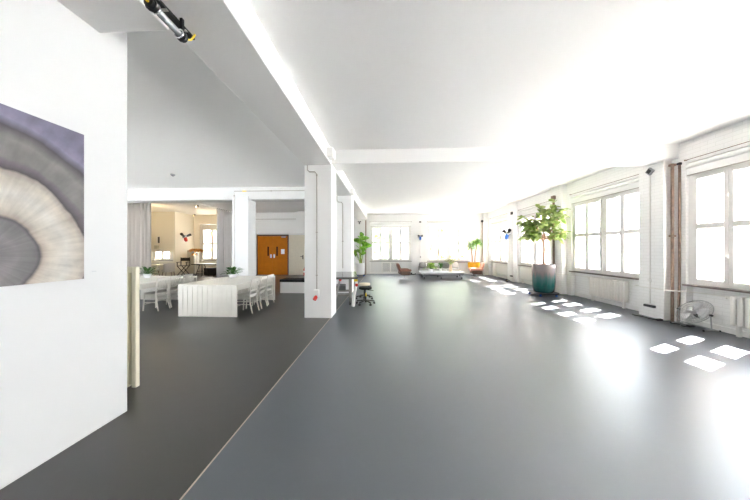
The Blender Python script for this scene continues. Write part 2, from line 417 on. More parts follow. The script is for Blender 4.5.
# baseboards on the right wall, inside the window niches and round the piers
bb = MB()
for y in BAY: bb.box(XR+.105, XR+.15, y-WW+.005, y-.005, 0, .11)
bb.build('baseboard_right', M['white'], bevel=.01)['kind'] = 'structure'
bb = MB()
for a, b in BWIN: bb.box(a+.005, b-.005, YB+.105, YB+.15, 0, .10)
struct(bb.build('baseboard_back', M['white'], bevel=.01))

# ------------------------------------------------------------------ windows
wn = 0
def window(loc, rz, W, z0, z1, cols=4, ztop=None):
    """box window: inner casements y .05-.11, outer casements y .27-.33, local x along the wall"""
    global wn; wn += 1
    root = sroot('window_%d' % wn, loc, rz)
    side, post = .09, .12
    zt = z0+(z1-z0)*.525
    for lay, (ya, yb, nm) in enumerate(((.05, .115, 'frame'), (.27, .335, 'outer_frame'))):
        f = MB()
        f.box(0, side, ya, yb, z0, z1).box(W-side, W, ya, yb, z0, z1).box(side, W-side, ya, yb, z0, z0+.06).box(side, W-side, ya, yb, z1-.06, z1)
        g = MB(); spans = []
        if cols == 4:
            c = W/2; f.box(c-post/2, c+post/2, ya, yb, z0+.06, z1-.06)
            for a, b in ((side, c-post/2), (c+post/2, W-side)):
                m = (a+b)/2; spans += [(a, m), (m, b)]
        else:
            m = W/2; spans = [(side, m), (m, W-side)]
        f.build(nm, M['frame'], root, bevel=.004)
        for i, (a, b) in enumerate(spans):
            s_ = MB(); st = .07; y0 = ya+.008; y1 = yb-.008
            if lay == 0: y0 = ya-.012
            s_.box(a+.002, a+st, y0, y1, z0+.06, z1-.06).box(b-st, b-.002, y0, y1, z0+.06, z1-.06)
            s_.box(a+st, b-st, y0, y1, z0+.06, z0+.125).box(a+st, b-st, y0, y1, z1-.12, z1-.06).box(a+st, b-st, y0, y1, zt-.055, zt+.055)
            s_.build('sash' if lay == 0 else 'outer_sash', M['frame'], root, bevel=.004)
            g.box(a+st, b-st, (ya+yb)/2-.002, (ya+yb)/2+.002, z0+.125, zt-.055).box(a+st, b-st, (ya+yb)/2-.002, (ya+yb)/2+.002, zt+.055, z1-.12)
        g.build('pane' if lay == 0 else 'outer_pane', M['glass'], root, flat=True)
        if lay == 0:
            for i in range(0, len(spans), 2):
                xm = spans[i][1]
                for zz in ((z0+zt)/2, (zt+z1)/2):
                    h = MB(); h.box(xm-.012, xm+.012, ya-.03, ya-.012, zz-.035, zz+.035); h.bar((xm, ya-.045, zz), (xm-.075, ya-.05, zz), .016, .016)
                    h.cyl((xm, ya-.03, zz), (xm, ya-.05, zz), .01, seg=8); h.build('handle', M['white'], root)
    MB().box(.001, W-.001, .116, .30, z1+.001, (ztop or z1+.228)).build('head_board', M['frame'], root)
    if cols == 4: MB().box(W/2-.05, W/2+.05, .116, .269, z0+.06, z1-.06).build('post_board', M['frame'], root)
    MB().box(side, W-side, .116, .269, zt-.05, zt+.05).build('transom_board', M['frame'], root)
    MB().box(.115, W-.115, .115, .27, z0-.01, z0+.02).build('sill_board', M['frame'], root)
    MB().box(-.04, W+.04, -.05, .16, z0-.04, z0-.008).build('sill', M['sill'], root, bevel=.005)
    return root
for y in BAY: window((XR, y, 0), -PI/2, WW, .865, 3.18, 4, 3.449)
for a, b in BWIN: window((a, YB, 0), 0, b-a, .865, 3.13)
window((BACKW[0], YB, 0), 0, BACKW[1]-BACKW[0], .865, 3.05, 2)
window((SLOTW[0], YB, 0), 0, SLOTW[1]-SLOTW[0], .865, 3.05)
for a, b in ADDED_RWIN: window((b, 2.1, 0), PI, b-a, .865, 3.13)  # added windows behind the near wall, never in view
for a, b in ADDED_LWIN: window((-12.0, a, 0), PI/2, b-a, .865, 3.13)  # added windows of the dining side, out of view
for a, b in REAR: window((b, YREAR, 0), PI, b-a, .865, 3.13)

# roller blinds (white, almost fully rolled up) and thin curtain wires above the windows
def blind(loc, rz, W, z0, z1, label):
    t = thing('roller_blind', label, 'blind', loc, rz, 'rolled up white blinds')
    MB().box(.015, W-.015, -.012, .022, z0-.02, z1-.11).build('blind_cloth', M['paper'], t, bevel=.003)
    c = MB(); c.ring([(.02, .0, z1-.055), (W-.02, .0, z1-.055)], .052, 14); c.build('roller', M['paper'], t)
    MB().cyl((.03, -.005, z0-.025), (W-.03, -.005, z0-.025), .012, seg=8).build('bottom_bar', M['conduit'], t)
    return t
wl = ['far right corner window', 'right window behind the potted fig', 'right window between the fig and the brick pier', 'right window above the floor fan', '', '']
for y, l in list(zip(BAY, wl))[:4]: blind((XR, y, 0), -PI/2, WW, 3.20, 3.43, 'white roller blind rolled up above the '+l)
for (a, b), l in zip(BWIN, ('left far wall window, over the brown armchair', 'right far wall window, over the grey sofa')):
    blind((a, YB, 0), 0, b-a, 3.14, 3.35, 'white roller blind rolled up above the '+l)
def wire(p, q, label):
    t = thing('curtain_wire', label, 'wire', p)
    p = Vector(p); q = Vector(q)-p
    MB().cyl((0,0,0), q, .007, seg=8).build('wire', M['rust'], t)
    for e in (Vector((0,0,0)), q):
        out = Vector((.07,0,0)) if abs(q.y) > abs(q.x) else Vector((0,.07,0))
        MB().ball(e, .016).cyl(e, e+out, .006, seg=8).build('bracket', M['rust'], t)
    return t
for y, l in list(zip(BAY, wl))[:4]: wire((XR-.045, y-.02, 3.50), (XR-.045, y-WW+.02, 3.50), 'thin brown curtain wire over the '+l)
for (a, b), l in zip(BWIN, ('left', 'right')): wire((a-.03, YB-.045, 3.40), (b+.03, YB-.045, 3.40), 'thin brown curtain wire above the %s window of the far wall' % l)

# ------------------------------------------------------------------ rooms on the left
# door wall
YD = 15.85
dw = MB(); dx0, dx1 = -8.12, -6.20
dw.box(-9.46, dx0-.06, YD, YD+.2, 0, HC); dw.box(dx0-.06, dx1+.06, YD, YD+.2, 2.56, HC); dw.box(dx1+.06, -3.0, YD, YD+.2, 0, HC)
struct(dw.build('wall_door', M['plaster'], flat=True))
struct(MB().box(-3.2, -3.0, YD+.2, YB, 0, HC).build('wall_door_return', M['plaster'], flat=True))
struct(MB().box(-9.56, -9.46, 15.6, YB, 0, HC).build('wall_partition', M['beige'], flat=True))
tr = MB()   # raised border of the transom panel above the door
tr.box(dx0-.2, -5.62, YD-.06, YD-.002, 3.28, 3.42).box(dx0-.2, -5.62, YD-.06, YD-.002, 2.62, 2.80).box(-5.78, -5.62, YD-.06, YD-.002, 2.80, 3.28)
struct(tr.build('trim_6', M['plaster'], bevel=.008))
struct(MB().box(-5.55, -4.3, YD-.35, YD-.002, 2.55, HC).build('trim_7', M['plaster'], bevel=.008))
d = sroot('door_1', (dx0, YD, 0))
Wd = dx1-dx0
MB().box(-.05, 0, -.03, .12, 0, 2.5).box(Wd, Wd+.05, -.03, .12, 0, 2.5).box(-.05, Wd+.05, -.03, .12, 2.45, 2.52).build('door_frame', M['wood'], d, bevel=.004)
for x0, x1, sx in ((.005, Wd/2-.004, 1), (Wd/2+.004, Wd-.005, -1)):
    wx = (x1-.28) if sx == 1 else (x0+.28)
    L = MB().box(x0, x1, .0, .045, .02, 2.44).build('door_leaf', M['orange'], d, bevel=.003)
    MB().box(wx-.045, wx+.045, -.004, .0, 1.20, 1.78).build('vision_panel', M['darkglass'], L)
    hx = (x1-.1) if sx == 1 else (x0+.1)
    h = MB().box(hx-.05, hx+.05, -.008, .0, 1.08, 1.30); h.bar((hx, -.05, 1.15), (hx, -.05, 1.27), .03, .03); h.cyl((hx, 0, 1.16), (hx, -.05, 1.16), .012, seg=8)
    h.build('handle', M['steel'], L, bevel=.003)
MB().box(Wd-.42, Wd-.2, -.002, .0, 1.32, 1.62).build('notice', M['paper'], d)
MB().box(Wd-.38, Wd-.12, -.05, .0, 2.35, 2.42).build('door_closer', M['greysteel'], d, bevel=.004)
MB().box(-.05, Wd+.05, -.08, .1, 0, .012).build('threshold', M['black'], d)
d = sroot('door_2', (dx1+.10, YD-.10, 0))
MB().box(0, 1.02, 0, .05, .02, 2.50).build('door_leaf', M['doorcream'], d, bevel=.006)
h = MB().box(.87, .93, -.012, 0, 1.0, 1.25); h.cyl((.9, 0, 1.17), (.9, -.06, 1.17), .013, seg=8); h.bar((.91, -.06, 1.17), (.76, -.06, 1.17), .03, .03)
h.build('handle', M['black'], d)

# back room: low wall with a long serving slot
YS = 15.25
pb = MB(); sx1 = -13.12
pb.box(-16.3, sx1+.05, YS, YS+.2, 0, .86).box(-16.3, sx1+.05, YS, YS+.2, 1.46, HC); pb.box(sx1, sx1+.05, YS, YS+.2, .86, 1.46)
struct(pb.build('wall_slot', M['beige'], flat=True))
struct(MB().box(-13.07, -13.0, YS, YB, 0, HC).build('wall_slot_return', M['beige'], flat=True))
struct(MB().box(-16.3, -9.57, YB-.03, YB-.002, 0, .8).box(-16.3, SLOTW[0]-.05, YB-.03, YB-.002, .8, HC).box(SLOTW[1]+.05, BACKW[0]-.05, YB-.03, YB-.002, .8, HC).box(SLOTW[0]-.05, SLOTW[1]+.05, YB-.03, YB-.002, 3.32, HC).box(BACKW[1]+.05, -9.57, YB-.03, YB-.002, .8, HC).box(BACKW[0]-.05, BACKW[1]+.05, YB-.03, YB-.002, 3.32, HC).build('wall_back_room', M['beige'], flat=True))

# ------------------------------------------------------------------ painting and its card
PY0, PY1, PZ0, PZ1 = .83, 2.045, 1.355, 2.56
CAN_C = (1.47-PY0, 1.555-PZ0)
M['canvas'] = canvas_mat()
M['canvasedge'] = mat('lilac_canvas_edge', (.42, .38, .46), .7)
t = thing('abstract_painting', 'large square abstract canvas with pale ring round a grey core on the near white wall', 'painting', (XL, PY0, PZ0))
MB().box(.028, .036, 0, PY1-PY0, 0, PZ1-PZ0).build('canvas', M['canvas'], t, flat=True)
MB().box(.001, .028, .002, PY1-PY0-.002, .002, PZ1-PZ0-.002).build('stretcher_edge', M['canvasedge'], t, flat=True)
t = thing('wall_card', 'tiny pale caption card on the white wall right of the painting', 'card', (XL, 2.145, 1.40))
MB().box(.0005, .004, -.022, .022, -.022, .022).build('card', M['wallnear'], t)
MB().box(.004, .0045, -.018, .018, .004, .014).build('faint_mark', mat('faint_grey_mark', (.62, .62, .63), .7), t)

# cream screen behind the end of the near wall
t = thing('folding_screen', 'waist-high cream panel screen standing behind the near white wall edge', 'screen', (-3.6, 2.85, 0))
MB().box(0, .62, .012, .035, .03, 1.37).build('panel', M['creamd'], t)
MB().box(.645, .70, 0, .05, .0, 1.40).build('end_stile', M['cream'], t, bevel=.008)
MB().box(0, .645, 0, .05, 1.33, 1.40).build('top_rail', M['cream'], t, bevel=.006)
MB().box(.56, .60, .0, .05, .0, 1.33).build('inner_stile', M['cream'], t, bevel=.006)

# ------------------------------------------------------------------ dining tables and chairs
def plank_table(name, label, x0, x1, y0, y1, n, group):
    t = thing(name, label, 'table', ((x0+x1)/2, y0, 0), 0, group)
    w = x1-x0; L = y1-y0; p = w/n
    top = MB()
    for i in range(n): top.box(-w/2+i*p+.002, -w/2+(i+1)*p-.002, 0, L, .715, .76)
    top.build('tabletop', M['chairwhite'], t, bevel=.003)
    for yy in (.0, L-.04):
        pn = MB()
        for i in range(n): pn.box(-w/2+i*p+.003, -w/2+(i+1)*p-.003, yy+.002, yy+.038, .0, .714)
        pn.build('slatted_end_panel', M['chairwhite'], t, bevel=.003)
    for sx in (-1, 1): MB().box(sx*(w/2-.10)-.02, sx*(w/2-.10)+.02, .04, L-.04, .60, .714).build('side_rail', M['chairwhite'], t, bevel=.003)
    return t
plank_table('plank_table', 'white plank table with slatted front panel, in front of the column by the curtain', -4.99, -3.55, 5.94, 8.05, 12, 'white plank tables')
plank_table('plank_table', 'white plank table at the left, partly hidden behind the cream screen', -7.9, -6.04, 5.9, 7.95, 15, 'white plank tables')

def make_chair(label):
    """faces -x, back at +x"""
    t = thing('dining_chair', label, 'chair', (0,0,0), 0, 'white wooden chairs at the plank tables')
    st = MB(); st.pillow((-.01, 0, .452), .40, .39, .035, p=6); st.build('seat', M['chairwhite'], t)
    ap = MB().box(-.17, .16, -.165, -.145, .39, .44).box(-.17, .16, .145, .165, .39, .44).box(-.175, -.155, -.16, .16, .39, .44).box(.145, .165, -.16, .16, .39, .44)
    ap.build('apron', M['chairwhite'], t)
    for sy in (-1, 1):
        MB().ring([(-.17, sy*.165, .44), (-.175, sy*.17, .2), (-.19, sy*.175, 0)], [.02, .018, .013], 8).build('leg', M['chairwhite'], t)
        MB().ring([(.24, sy*.17, 0), (.185, sy*.165, .22), (.165, sy*.162, .45), (.185, sy*.165, .65), (.225, sy*.17, .85)], [.014, .019, .021, .019, .015], 8).build('rear_leg', M['chairwhite'], t)
    tr = MB().ring([(.225, -.185, .845), (.25, -.09, .852), (.257, 0, .855), (.25, .09, .852), (.225, .185, .845)], .012, 8)
    for k in range(5):
        y = -.18+.09*k
    tr.box(.215, .235, -.17, .17, .785, .85)
    tr.build('top_rail', M['chairwhite'], t, bevel=.004)
    MB().bar((.178, -.16, .56), (.178, .16, .56), .02, .035).build('lower_rail', M['chairwhite'], t, bevel=.003)
    for y in (-.075, 0, .075): MB().bar((.18, y, .57), (.222, y, .80), .016, .028, (0,1,0)).build('slat', M['chairwhite'], t)
    for p, q in (((-.18, -.17, .22), (.195, -.167, .22)), ((-.18, .17, .22), (.195, .167, .22)), ((-.178, -.17, .30), (.18, -.167, .30)), ((-.178, .17, .30), (.18, .167, .30)), ((-.178, -.17, .17), (-.178, .17, .17)), ((.195, -.167, .26), (.195, .167, .26))):
        MB().cyl(p, q, .010, seg=8).build('stretcher', M['chairwhite'], t)
    return t
ch = make_chair('white wooden chair right of the slatted table, nearest of the three there')
ch.location = (-3.60, 6.47, 0)
dup(ch, (-3.62, 6.98, 0), .03, 'white wooden chair right of the slatted table, middle of the three there')
dup(ch, (-3.66, 7.50, 0), -.05, 'white wooden chair right of the slatted table, farthest of the three there')
dup(ch, (-6.15, 6.60, 0), -.05, 'white wooden chair at the left table, nearest of the three, beside the cream screen')
dup(ch, (-6.20, 7.03, 0), .03, 'white wooden chair at the left table, middle of the three there')
dup(ch, (-6.18, 7.47, 0), 0, 'white wooden chair at the left table, farthest of the three, beside the slatted table front')

PROF_ROUND = [(0,.02),(.08,.22),(.25,.44),(.5,.5),(.72,.42),(.9,.22),(1,.01)]
PROF_LONG = [(0,.02),(.1,.10),(.25,.34),(.5,.5),(.75,.38),(.92,.14),(1,.01)]
PROF_STRAP = [(0,.3),(.2,.5),(.5,.45),(.8,.25),(1,.02)]
def rdir(el0, el1, az=None):
    a = random.uniform(0, 2*PI) if az is None else az; e = R(random.uniform(el0, el1))
    return Vector((math.cos(a)*math.cos(e), math.sin(a)*math.cos(e), math.sin(e)))

def small_plant(label, loc, n, L, W, lm, potr, poth, group=None, prof=PROF_ROUND, potm=None, stemh=.1, el=(10, 75), name='potted_plant'):
    t = thing(name, label, 'plant', loc, 0, group)
    MB().lathe([(potr*.75, 0), (potr, poth*.9), (potr*1.04, poth), (potr*.92, poth), (potr*.9, poth*.9)], seg=20).build('pot', potm or M['potwhite'], t)
    MB().lathe([(.0001, poth*.86), (potr*.9, poth*.86), (potr*.9, poth*.88), (.0001, poth*.9)], seg=16).build('soil', M['soil'], t)
    fo = MB(); stm = MB()
    for i in range(n):
        dd = rdir(*el); b = Vector((random.uniform(-.4, .4)*potr, random.uniform(-.4, .4)*potr, poth*.9))
        tip = b+dd*random.uniform(.3, 1.0)*stemh*2
        stm.ring([b, (b+tip)/2+Vector((0,0,.01)), tip], [.004, .0035, .002], 5)
        l = L*random.uniform(.7, 1.15)
        fo.leaf(tip, dd+Vector((0,0,random.uniform(-.4,.2))), (0,0,1), l, W*l/L, prof, droop=random.uniform(.15, .6))
    stm.build('stem', M['leaf_dark'], t); fo.build('foliage', lm, t)
    return t
small_plant('small leafy green plant in a white bowl on the slatted table', (-4.66, 7.6, .76), 40, .17, .10, M['leaf_dark'], .12, .10, stemh=.10)
small_plant('small arching green plant in a white pot on the left table beside the curtain', (-7.12, 7.35, .76), 44, .22, .05, M['leaf_dark'], .10, .12, prof=PROF_LONG, stemh=.09)

# ------------------------------------------------------------------ curtains
def curtain(label, p, q, z0, z1, waves, amp, m, group=None):
    t = thing('curtain', label, 'curtain', ((p[0]+q[0])/2, (p[1]+q[1])/2, z0), 0, group)
    p = Vector((p[0], p[1], 0)); q = Vector((q[0], q[1], 0)); c = (p+q)/2; d = (q-p); L = d.length; d.normalize(); nv = Vector((-d.y, d.x, 0))
    N = waves*10; zs = [z0, z0+(z1-z0)*.4, z0+(z1-z0)*.8, z1]
    vs = []; fs = []
    ph = [random.uniform(-.6, .6) for _ in range(waves+2)]
    for j, z in enumerate(zs):
        k_ = 1.0 if j < 2 else (.85 if j == 2 else .6)
        for i in range(N+1):
            s_ = i/N
            w = amp*k_*(math.sin(2*PI*waves*s_+ph[int(s_*waves)]*.0+.3*math.sin(7*s_))+.35*math.sin(2*PI*waves*s_*2.3+j*.2))
            v = p+d*L*s_+nv*w-c; vs.append((v.x, v.y, z-z0))
    for j in range(len(zs)-1):
        for i in range(N):
            a = j*(N+1)+i; fs.append((a, a+1, a+N+2, a+N+1))
    o = MB().add(vs, fs).build('curtain_cloth', m, t, smooth=3)
    sd = o.modifiers.new('Solidify', 'SOLIDIFY'); sd.thickness = .006
    r = MB(); a = p-c; b = q-c
    for i in range(waves+1):
        x = a+(b-a)*(i/waves); r.box(x.x-.012, x.x+.012, x.y-.012, x.y+.012, z1-z0-.01, z1-z0+.035)
    r.build('glider', M['black'], t)
    return t
curtain('grey-beige floor-length curtain left, beside the opening to the yellow room', (-11.6, 10.12), (-9.66, 10.12), .03, HC-.06, 11, .06, M['cloth'])
curtain('pale grey floor-length curtain bunched behind the column left of the wooden doors', (-9.42, 13.9), (-9.42, 15.45), .03, HC-.06, 9, .06, M['clothl'])
curtain('dark olive curtain at the right side of the yellow room window', (-11.05, 16.66), (-10.60, 16.66), .4, 3.5, 4, .05, M['olive'])
t = thing('curtain_track', 'thin ceiling curtain track between the yellow room and the door hall', 'track', (-9.42, 10.2, HC-.025))
MB().box(-.02, .02, 0, 5.38, 0, .022).build('rail', M['white'], t)
t = thing('curtain_track', 'ceiling curtain track behind the cross beam at the left curtain', 'track', (-13.5, 10.12, HC-.025))
MB().box(0, 4.0, -.02, .02, 0, .022).build('rail', M['white'], t)

# ------------------------------------------------------------------ bench and fire extinguisher
t = thing('bench', 'low white box bench with black seat pad, before the cream door', 'bench', (-3.93, 9.32, 0))
MB().box(0, 1.5, 0, .6, 0, .40).build('plinth', M['white'], t, bevel=.006)
MB().box(-.02, 1.52, -.015, .615, .401, .50).build('seat_pad', M['blackleather'], t, bevel=.02)
t = thing('fire_extinguisher', 'red fire extinguisher standing on the floor right of the cream door', 'fire extinguisher', (-5.02, 15.55, 0))
MB().lathe([(.075,0),(.08,.02),(.08,.38),(.06,.44),(.03,.47),(.03,.50)], seg=18).build('cylinder', M['red'], t)
MB().box(-.02, .02, -.03, .03, .50, .53).box(-.015, .015, -.10, .02, .53, .55).build('valve', M['black'], t)
MB().ring([(.02,0,.51),(.09,0,.48),(.10,0,.3),(.095,0,.12)], .012, 8).build('hose', M['black'], t)
MB().lathe([(.081,.2),(.0815,.21),(.0815,.29),(.081,.30)], seg=18).build('label_band', M['paper'], t)

# ------------------------------------------------------------------ yellow room furniture
t = thing('director_chair', 'tall black folding director chair in the yellow room', 'chair', (-12.25, 15.0, 0), .25)
for sx in (-1, 1):
    for a, b in (((-.22, .62), (.22, .06)), ((.22, .62), (-.22, .06))):
        MB().bar((a[0], sx*.0+(-.24 if sx < 0 else .24), a[1]), (b[0], (-.24 if sx < 0 else .24), b[1]), .025, .035).build('leg', M['black'], t)
    MB().box(-.26, .26, sx*.24-.02, sx*.24+.02, .02, .06).build('foot_rail', M['black'], t)
    MB().box(sx*.24-.015, sx*.24+.015, .19, .24, .62, 1.12).build('back_post', M['black'], t)
    MB().box(sx*.24-.03, sx*.24+.03, -.24, .24, .82, .85).build('armrest', M['black'], t)
    MB().box(sx*.24-.015, sx*.24+.015, -.22, -.18, .62, .82).build('arm_post', M['black'], t)
MB().box(-.25, .25, -.22, .22, .61, .635).build('seat', M['black'], t)
MB().box(-.25, .25, .195, .225, .90, 1.10).build('backrest', M['black'], t)

def tub_chair(label, loc, rz):
    t = thing('tub_armchair', label, 'armchair', loc, rz, 'white tub armchairs in the yellow room')
    s_ = MB(); s_.pillow((0, 0, .40), .58, .56, .18, p=4); s_.build('seat', M['lightfab'], t)
    vs = []; prof = []
    b = MB()
    for k in range(15):
        a = R(-115+230*k/14)+PI/2
        prof.append((.31*math.cos(a), .30*math.sin(a)))
    for (x, y), (x2, y2) in zip(prof, prof[1:]):
        b.add([(x*.86,y*.86,.30),(x2*.86,y2*.86,.30),(x2,y2,.30),(x,y,.30),(x*.9,y*.9,.80),(x2*.9,y2*.9,.80),(x2*1.08,y2*1.08,.80),(x*1.08,y*1.08,.80)],
              [(0,3,2,1),(4,5,6,7),(0,1,5,4),(1,2,6,5),(2,3,7,6),(3,0,4,7)])
    b.build('backrest', M['lightfab'], t)
    for x, y in ((-.22,-.2),(.22,-.2),(-.2,.22),(.2,.22)): MB().cyl((x*.9, y*.9, .32), (x*1.1, y*1.1, 0), .018, .012, 8).build('leg', M['wood'], t)
    return t
a0 = tub_chair('white tub armchair in the yellow room, left of the round table by the curtain', (-13.75, 14.55, 0), 1.1)
dup(a0, (-12.72, 14.45, 0), -1.2, 'white tub armchair in the yellow room, between the round table and the black chair')
t = thing('round_table', 'cream round table between the two white tub armchairs', 'table', (-13.25, 14.15, 0))
MB().lathe([(.0001,.70),(.42,.70),(.44,.715),(.44,.735),(.42,.75),(.0001,.75)], seg=32).build('tabletop', M['cream'], t)
MB().lathe([(.24,0),(.24,.02),(.05,.05),(.04,.4),(.16,.70)], seg=24).build('pedestal', M['cream'], t)

t = thing('tall_cabinet', 'tall pale grey-green cabinet left of the yellow room window', 'cabinet', (-12.72, 16.35, 0))
MB().box(-.2, .28, -.22, .22, .03, 1.55).build('carcass', M['screen'], t, bevel=.005)
MB().box(-.19, .27, -.24, -.221, .05, 1.53).build('door', M['screen'], t, bevel=.004)
MB().bar((.22, -.255, .8), (.22, -.255, 1.0), .012, .02).build('handle', M['steel'], t)
MB().box(-.17, .25, -.2, .2, 0, .03).build('base', M['black'], t)

def petal_lamp(label, loc, h, r, squash=1):
    t = thing('floor_lamp', label, 'lamp', loc, 0)
    MB().lathe([(.13,0),(.13,.015),(.02,.03)], seg=20).build('base', M['black'], t)
    MB().cyl((0,0,.02), (0,0,h-.03), .008, seg=8).build('pole', M['greysteel'], t)
    f = MB()
    for k in range(26):
        a = 2*PI*k/26+random.uniform(-.1,.1); f.leaf((0,0,h+random.uniform(-.03,.05)), (math.cos(a), math.sin(a), random.uniform(-.15,.25)), (0,0,1), r*random.uniform(.8,1.05), r*.42, PROF_ROUND, droop=.25)
    o = f.build('lamp_shade', M['shade'], t)
    MB().ball((0,0,h-.05), .035).build('bulb', mat('warm_bulb', (1., .62, .25), .5, emit=1), t)
    return t
petal_lamp('orange petal-shaded floor lamp before the yellow room window', (-11.85, 15.55, 0), 1.58, .50)
petal_lamp('smaller orange petal-shaded lamp before the grey-green cabinet', (-12.15, 15.75, 0), 1.30, .22)

t = thing('trestle_table', 'long white-topped table on black trestles under the yellow room window', 'table', (-10.55, 15.0, 0))
MB().box(-.95, .85, -.35, .35, .71, .745).build('tabletop', M['marble'], t, bevel=.004)
MB().box(-.95, .85, -.36, -.351, .70, .745).build('front_edge', M['black'], t)
for cx in (-.55, .55):
    for sy in (-1, 1):
        for dx in (-.18, .18): MB().bar((cx+dx*.4, sy*.10, .70), (cx+dx, sy*.30, 0), .03, .03).build('trestle_leg', M['black'], t)
    MB().bar((cx-.12, -.22, .3), (cx-.12, .22, .3), .02, .03).bar((cx+.12, -.22, .3), (cx+.12, .22, .3), .02, .03).box(cx-.1, cx+.1, -.3, .3, .67, .709).build('trestle_bar', M['black'], t)
t = thing('storage_crate', 'black crate on the floor under the trestle table', 'crate', (-11.0, 15.75, 0))
MB().box(-.4, .4, -.2, .2, 0, .03).box(-.4, .4, -.2, -.18, .03, .42).box(-.4, .4, .18, .2, .03, .42).box(-.4, -.38, -.18, .18, .03, .42).box(.38, .4, -.18, .18, .03, .42).build('crate_body', M['black'], t, bevel=.006)
MB().box(-.41, .41, -.21, .21, .421, .45).build('lid', M['black'], t, bevel=.006)
t = thing('desk_lamp', 'black angled desk lamp at the right end of the trestle table', 'lamp', (-9.95, 15.1, .745))
MB().lathe([(.09,0),(.09,.02),(.015,.03)], seg=18).build('base', M['black'], t)
MB().bar((0,0,.02), (.08,0,.42), .014, .014).bar((.08,0,.42), (-.06,0,.72), .014, .014).build('arm', M['black'], t)
MB().lathe([(.02,.08),(.03,.04),(.075,-.05),(.072,-.05)], c=(-.08,0,.70), seg=16).build('lamp_head', M['black'], t)

t = thing('framed_picture', 'small dark framed picture on the yellow room wall above the shelf', 'picture', (-14.05, YS, 1.98))
MB().box(-.11, .11, -.03, -.002, 0, .42).build('picture_frame', M['white'], t, bevel=.003)
MB().box(-.02, .10, -.034, -.031, .02, .40).build('picture_print', mat('dark_print', (.08, .08, .09), .5), t)
t = thing('wall_shelf', 'small white shelf under the dark picture in the yellow room', 'shelf', (-14.05, YS, 1.60))
MB().box(-.26, .26, -.16, -.001, 0, .03).build('shelf_board', M['white'], t, bevel=.003)
for x in (-.18, .18): MB().bar((x, -.012, -.10), (x, -.13, -.002), .012, .012).build('bracket', M['white'], t)
t = thing('shelf_box', 'pale grey box leaning on the small white shelf', 'box', (-14.1, YS-.09, 1.631))
MB().box(-.1, .12, -.05, .05, 0, .22).build('box_body', M['screen'], t, bevel=.004)
MB().box(-.105, .125, -.055, .055, .221, .25).build('lid', M['paper'], t, bevel=.003)

def spot(label, loc):
    t = thing('spotlight', label, 'lamp', loc, 0, 'small black spotlights high in the yellow room')
    MB().cyl((0,0,0), (0,0,-.06), .012, seg=8).build('stem', M['black'], t)
    MB().cyl((0,.05,-.06), (.0,-.07,-.12), .04, .045, 14).build('lamp_head', M['black'], t)
    MB().cyl((0,-.0702,-.1201), (0,-.072,-.121), .036, seg=14).build('lens', mat('warm_lens', (1, .75, .42), .4, emit=1.2), t)
    return t
s0 = spot('small black spotlight on the ceiling of the yellow room, nearest', (-9.8, 12.9, HC))
dup(s0, (-13.2, 16.2, HC), 0, 'small black spotlight above the red wall socket in the yellow room')
dup(s0, (-12.5, 16.2, HC), 0, 'small black spotlight left of the yellow room window')
dup(s0, (-10.4, 16.2, HC), 0, 'small black spotlight above the olive curtain')

# ------------------------------------------------------------------ industrial sockets
def power_socket(label, loc, rz, m, s_=1., wing=.10):
    t = thing('power_socket', label, 'socket', loc, rz, 'industrial power sockets on the walls')
    k = s_
    MB().box(-.055*k, .055*k, -.10*k, -.001, -.05*k, .06*k).build('box', M['greysteel'], t, bevel=.008*k)
    for sx in (-1, 1):
        MB().cyl((sx*.045*k, -.06*k, .01*k), (sx*(.045+wing)*k, -.10*k, (.01+wing*.45)*k), .036*k, .045*k, 14).cyl((sx*(.046+wing)*k, -.1005*k, (.01+wing*.452)*k), (sx*(.06+wing)*k, -.105*k, (.016+wing*.46)*k), .05*k, .05*k, 14).build('side_socket', M['black'], t)
    MB().cyl((0, -.07*k, -.03*k), (0, -.11*k, -.15*k), .05*k, .055*k, 14).cyl((0, -.1101*k, -.1501*k), (0, -.118*k, -.18*k), .042*k, .036*k, 14).build('plug', m, t)
    return t
power_socket('blue industrial socket on the far wall between the two windows', (2.14, YB-.034, 2.44), 0, M['blue'], 1.25, .06)
power_socket('blue industrial socket on the right wall between the two farthest windows', (XP-.035, 13.30, 2.42), -PI/2, M['blue'], 1.7, .14)
power_socket('red and black industrial socket high on the yellow room wall beside the slot', (-12.999, 15.9, 2.42), PI/2, M['red'], 1.7, .16)
power_socket('dark socket high on the far wall behind the last beam', (-1.80, YB, 3.40), 0, M['black'], .8, .06)

def conduit(label, pts, r, m, extras=(), name='conduit'):
    p0 = Vector(pts[-1]); t = thing(name, label, 'conduit', p0)
    MB().ring([Vector(p)-p0 for p in pts], r, 10).build('pipe', m, t)
    for c, sx, sy, sz, mm, nm in extras:
        c = Vector(c)-p0
        MB().box(c.x-sx/2, c.x+sx/2, c.y-sy/2, c.y+sy/2, c.z-sz/2, c.z+sz/2).build(nm, mm, t, bevel=.008)
    return t
# column conduits
conduit('rusty conduit running down the front of the nearest column to a white socket', [(-1.85,5.92,3.56),(-1.85,5.935,3.45),(-1.80,5.93,3.41),(-1.68,5.93,3.41),(-1.63,5.93,3.35),(-1.63,5.93,.68)], .014, M['conduit'],
        [((-1.63,5.93,2.0),.05,.035,.03,M['conduit'],'clip'), ((-1.63,5.93,1.0),.05,.035,.03,M['conduit'],'clip'), ((-1.63,5.93,3.33),.04,.035,.05,M['conduit'],'elbow_joint')])
t = thing('wall_socket', 'white socket box with red plug under the conduit on the nearest column', 'socket', (-1.63, 5.95, .58))
MB().box(-.06, .06, -.09, -.001, -.08, .09).build('box', M['white'], t, bevel=.012)
MB().cyl((-.0,-.06,-.06), (-.03,-.12,-.13), .042, .045, 14).build('red_plug', M['red'], t)
MB().box(-.06, .06, -.105, -.091, -.03, .085).build('cover', M['white'], t, bevel=.004)
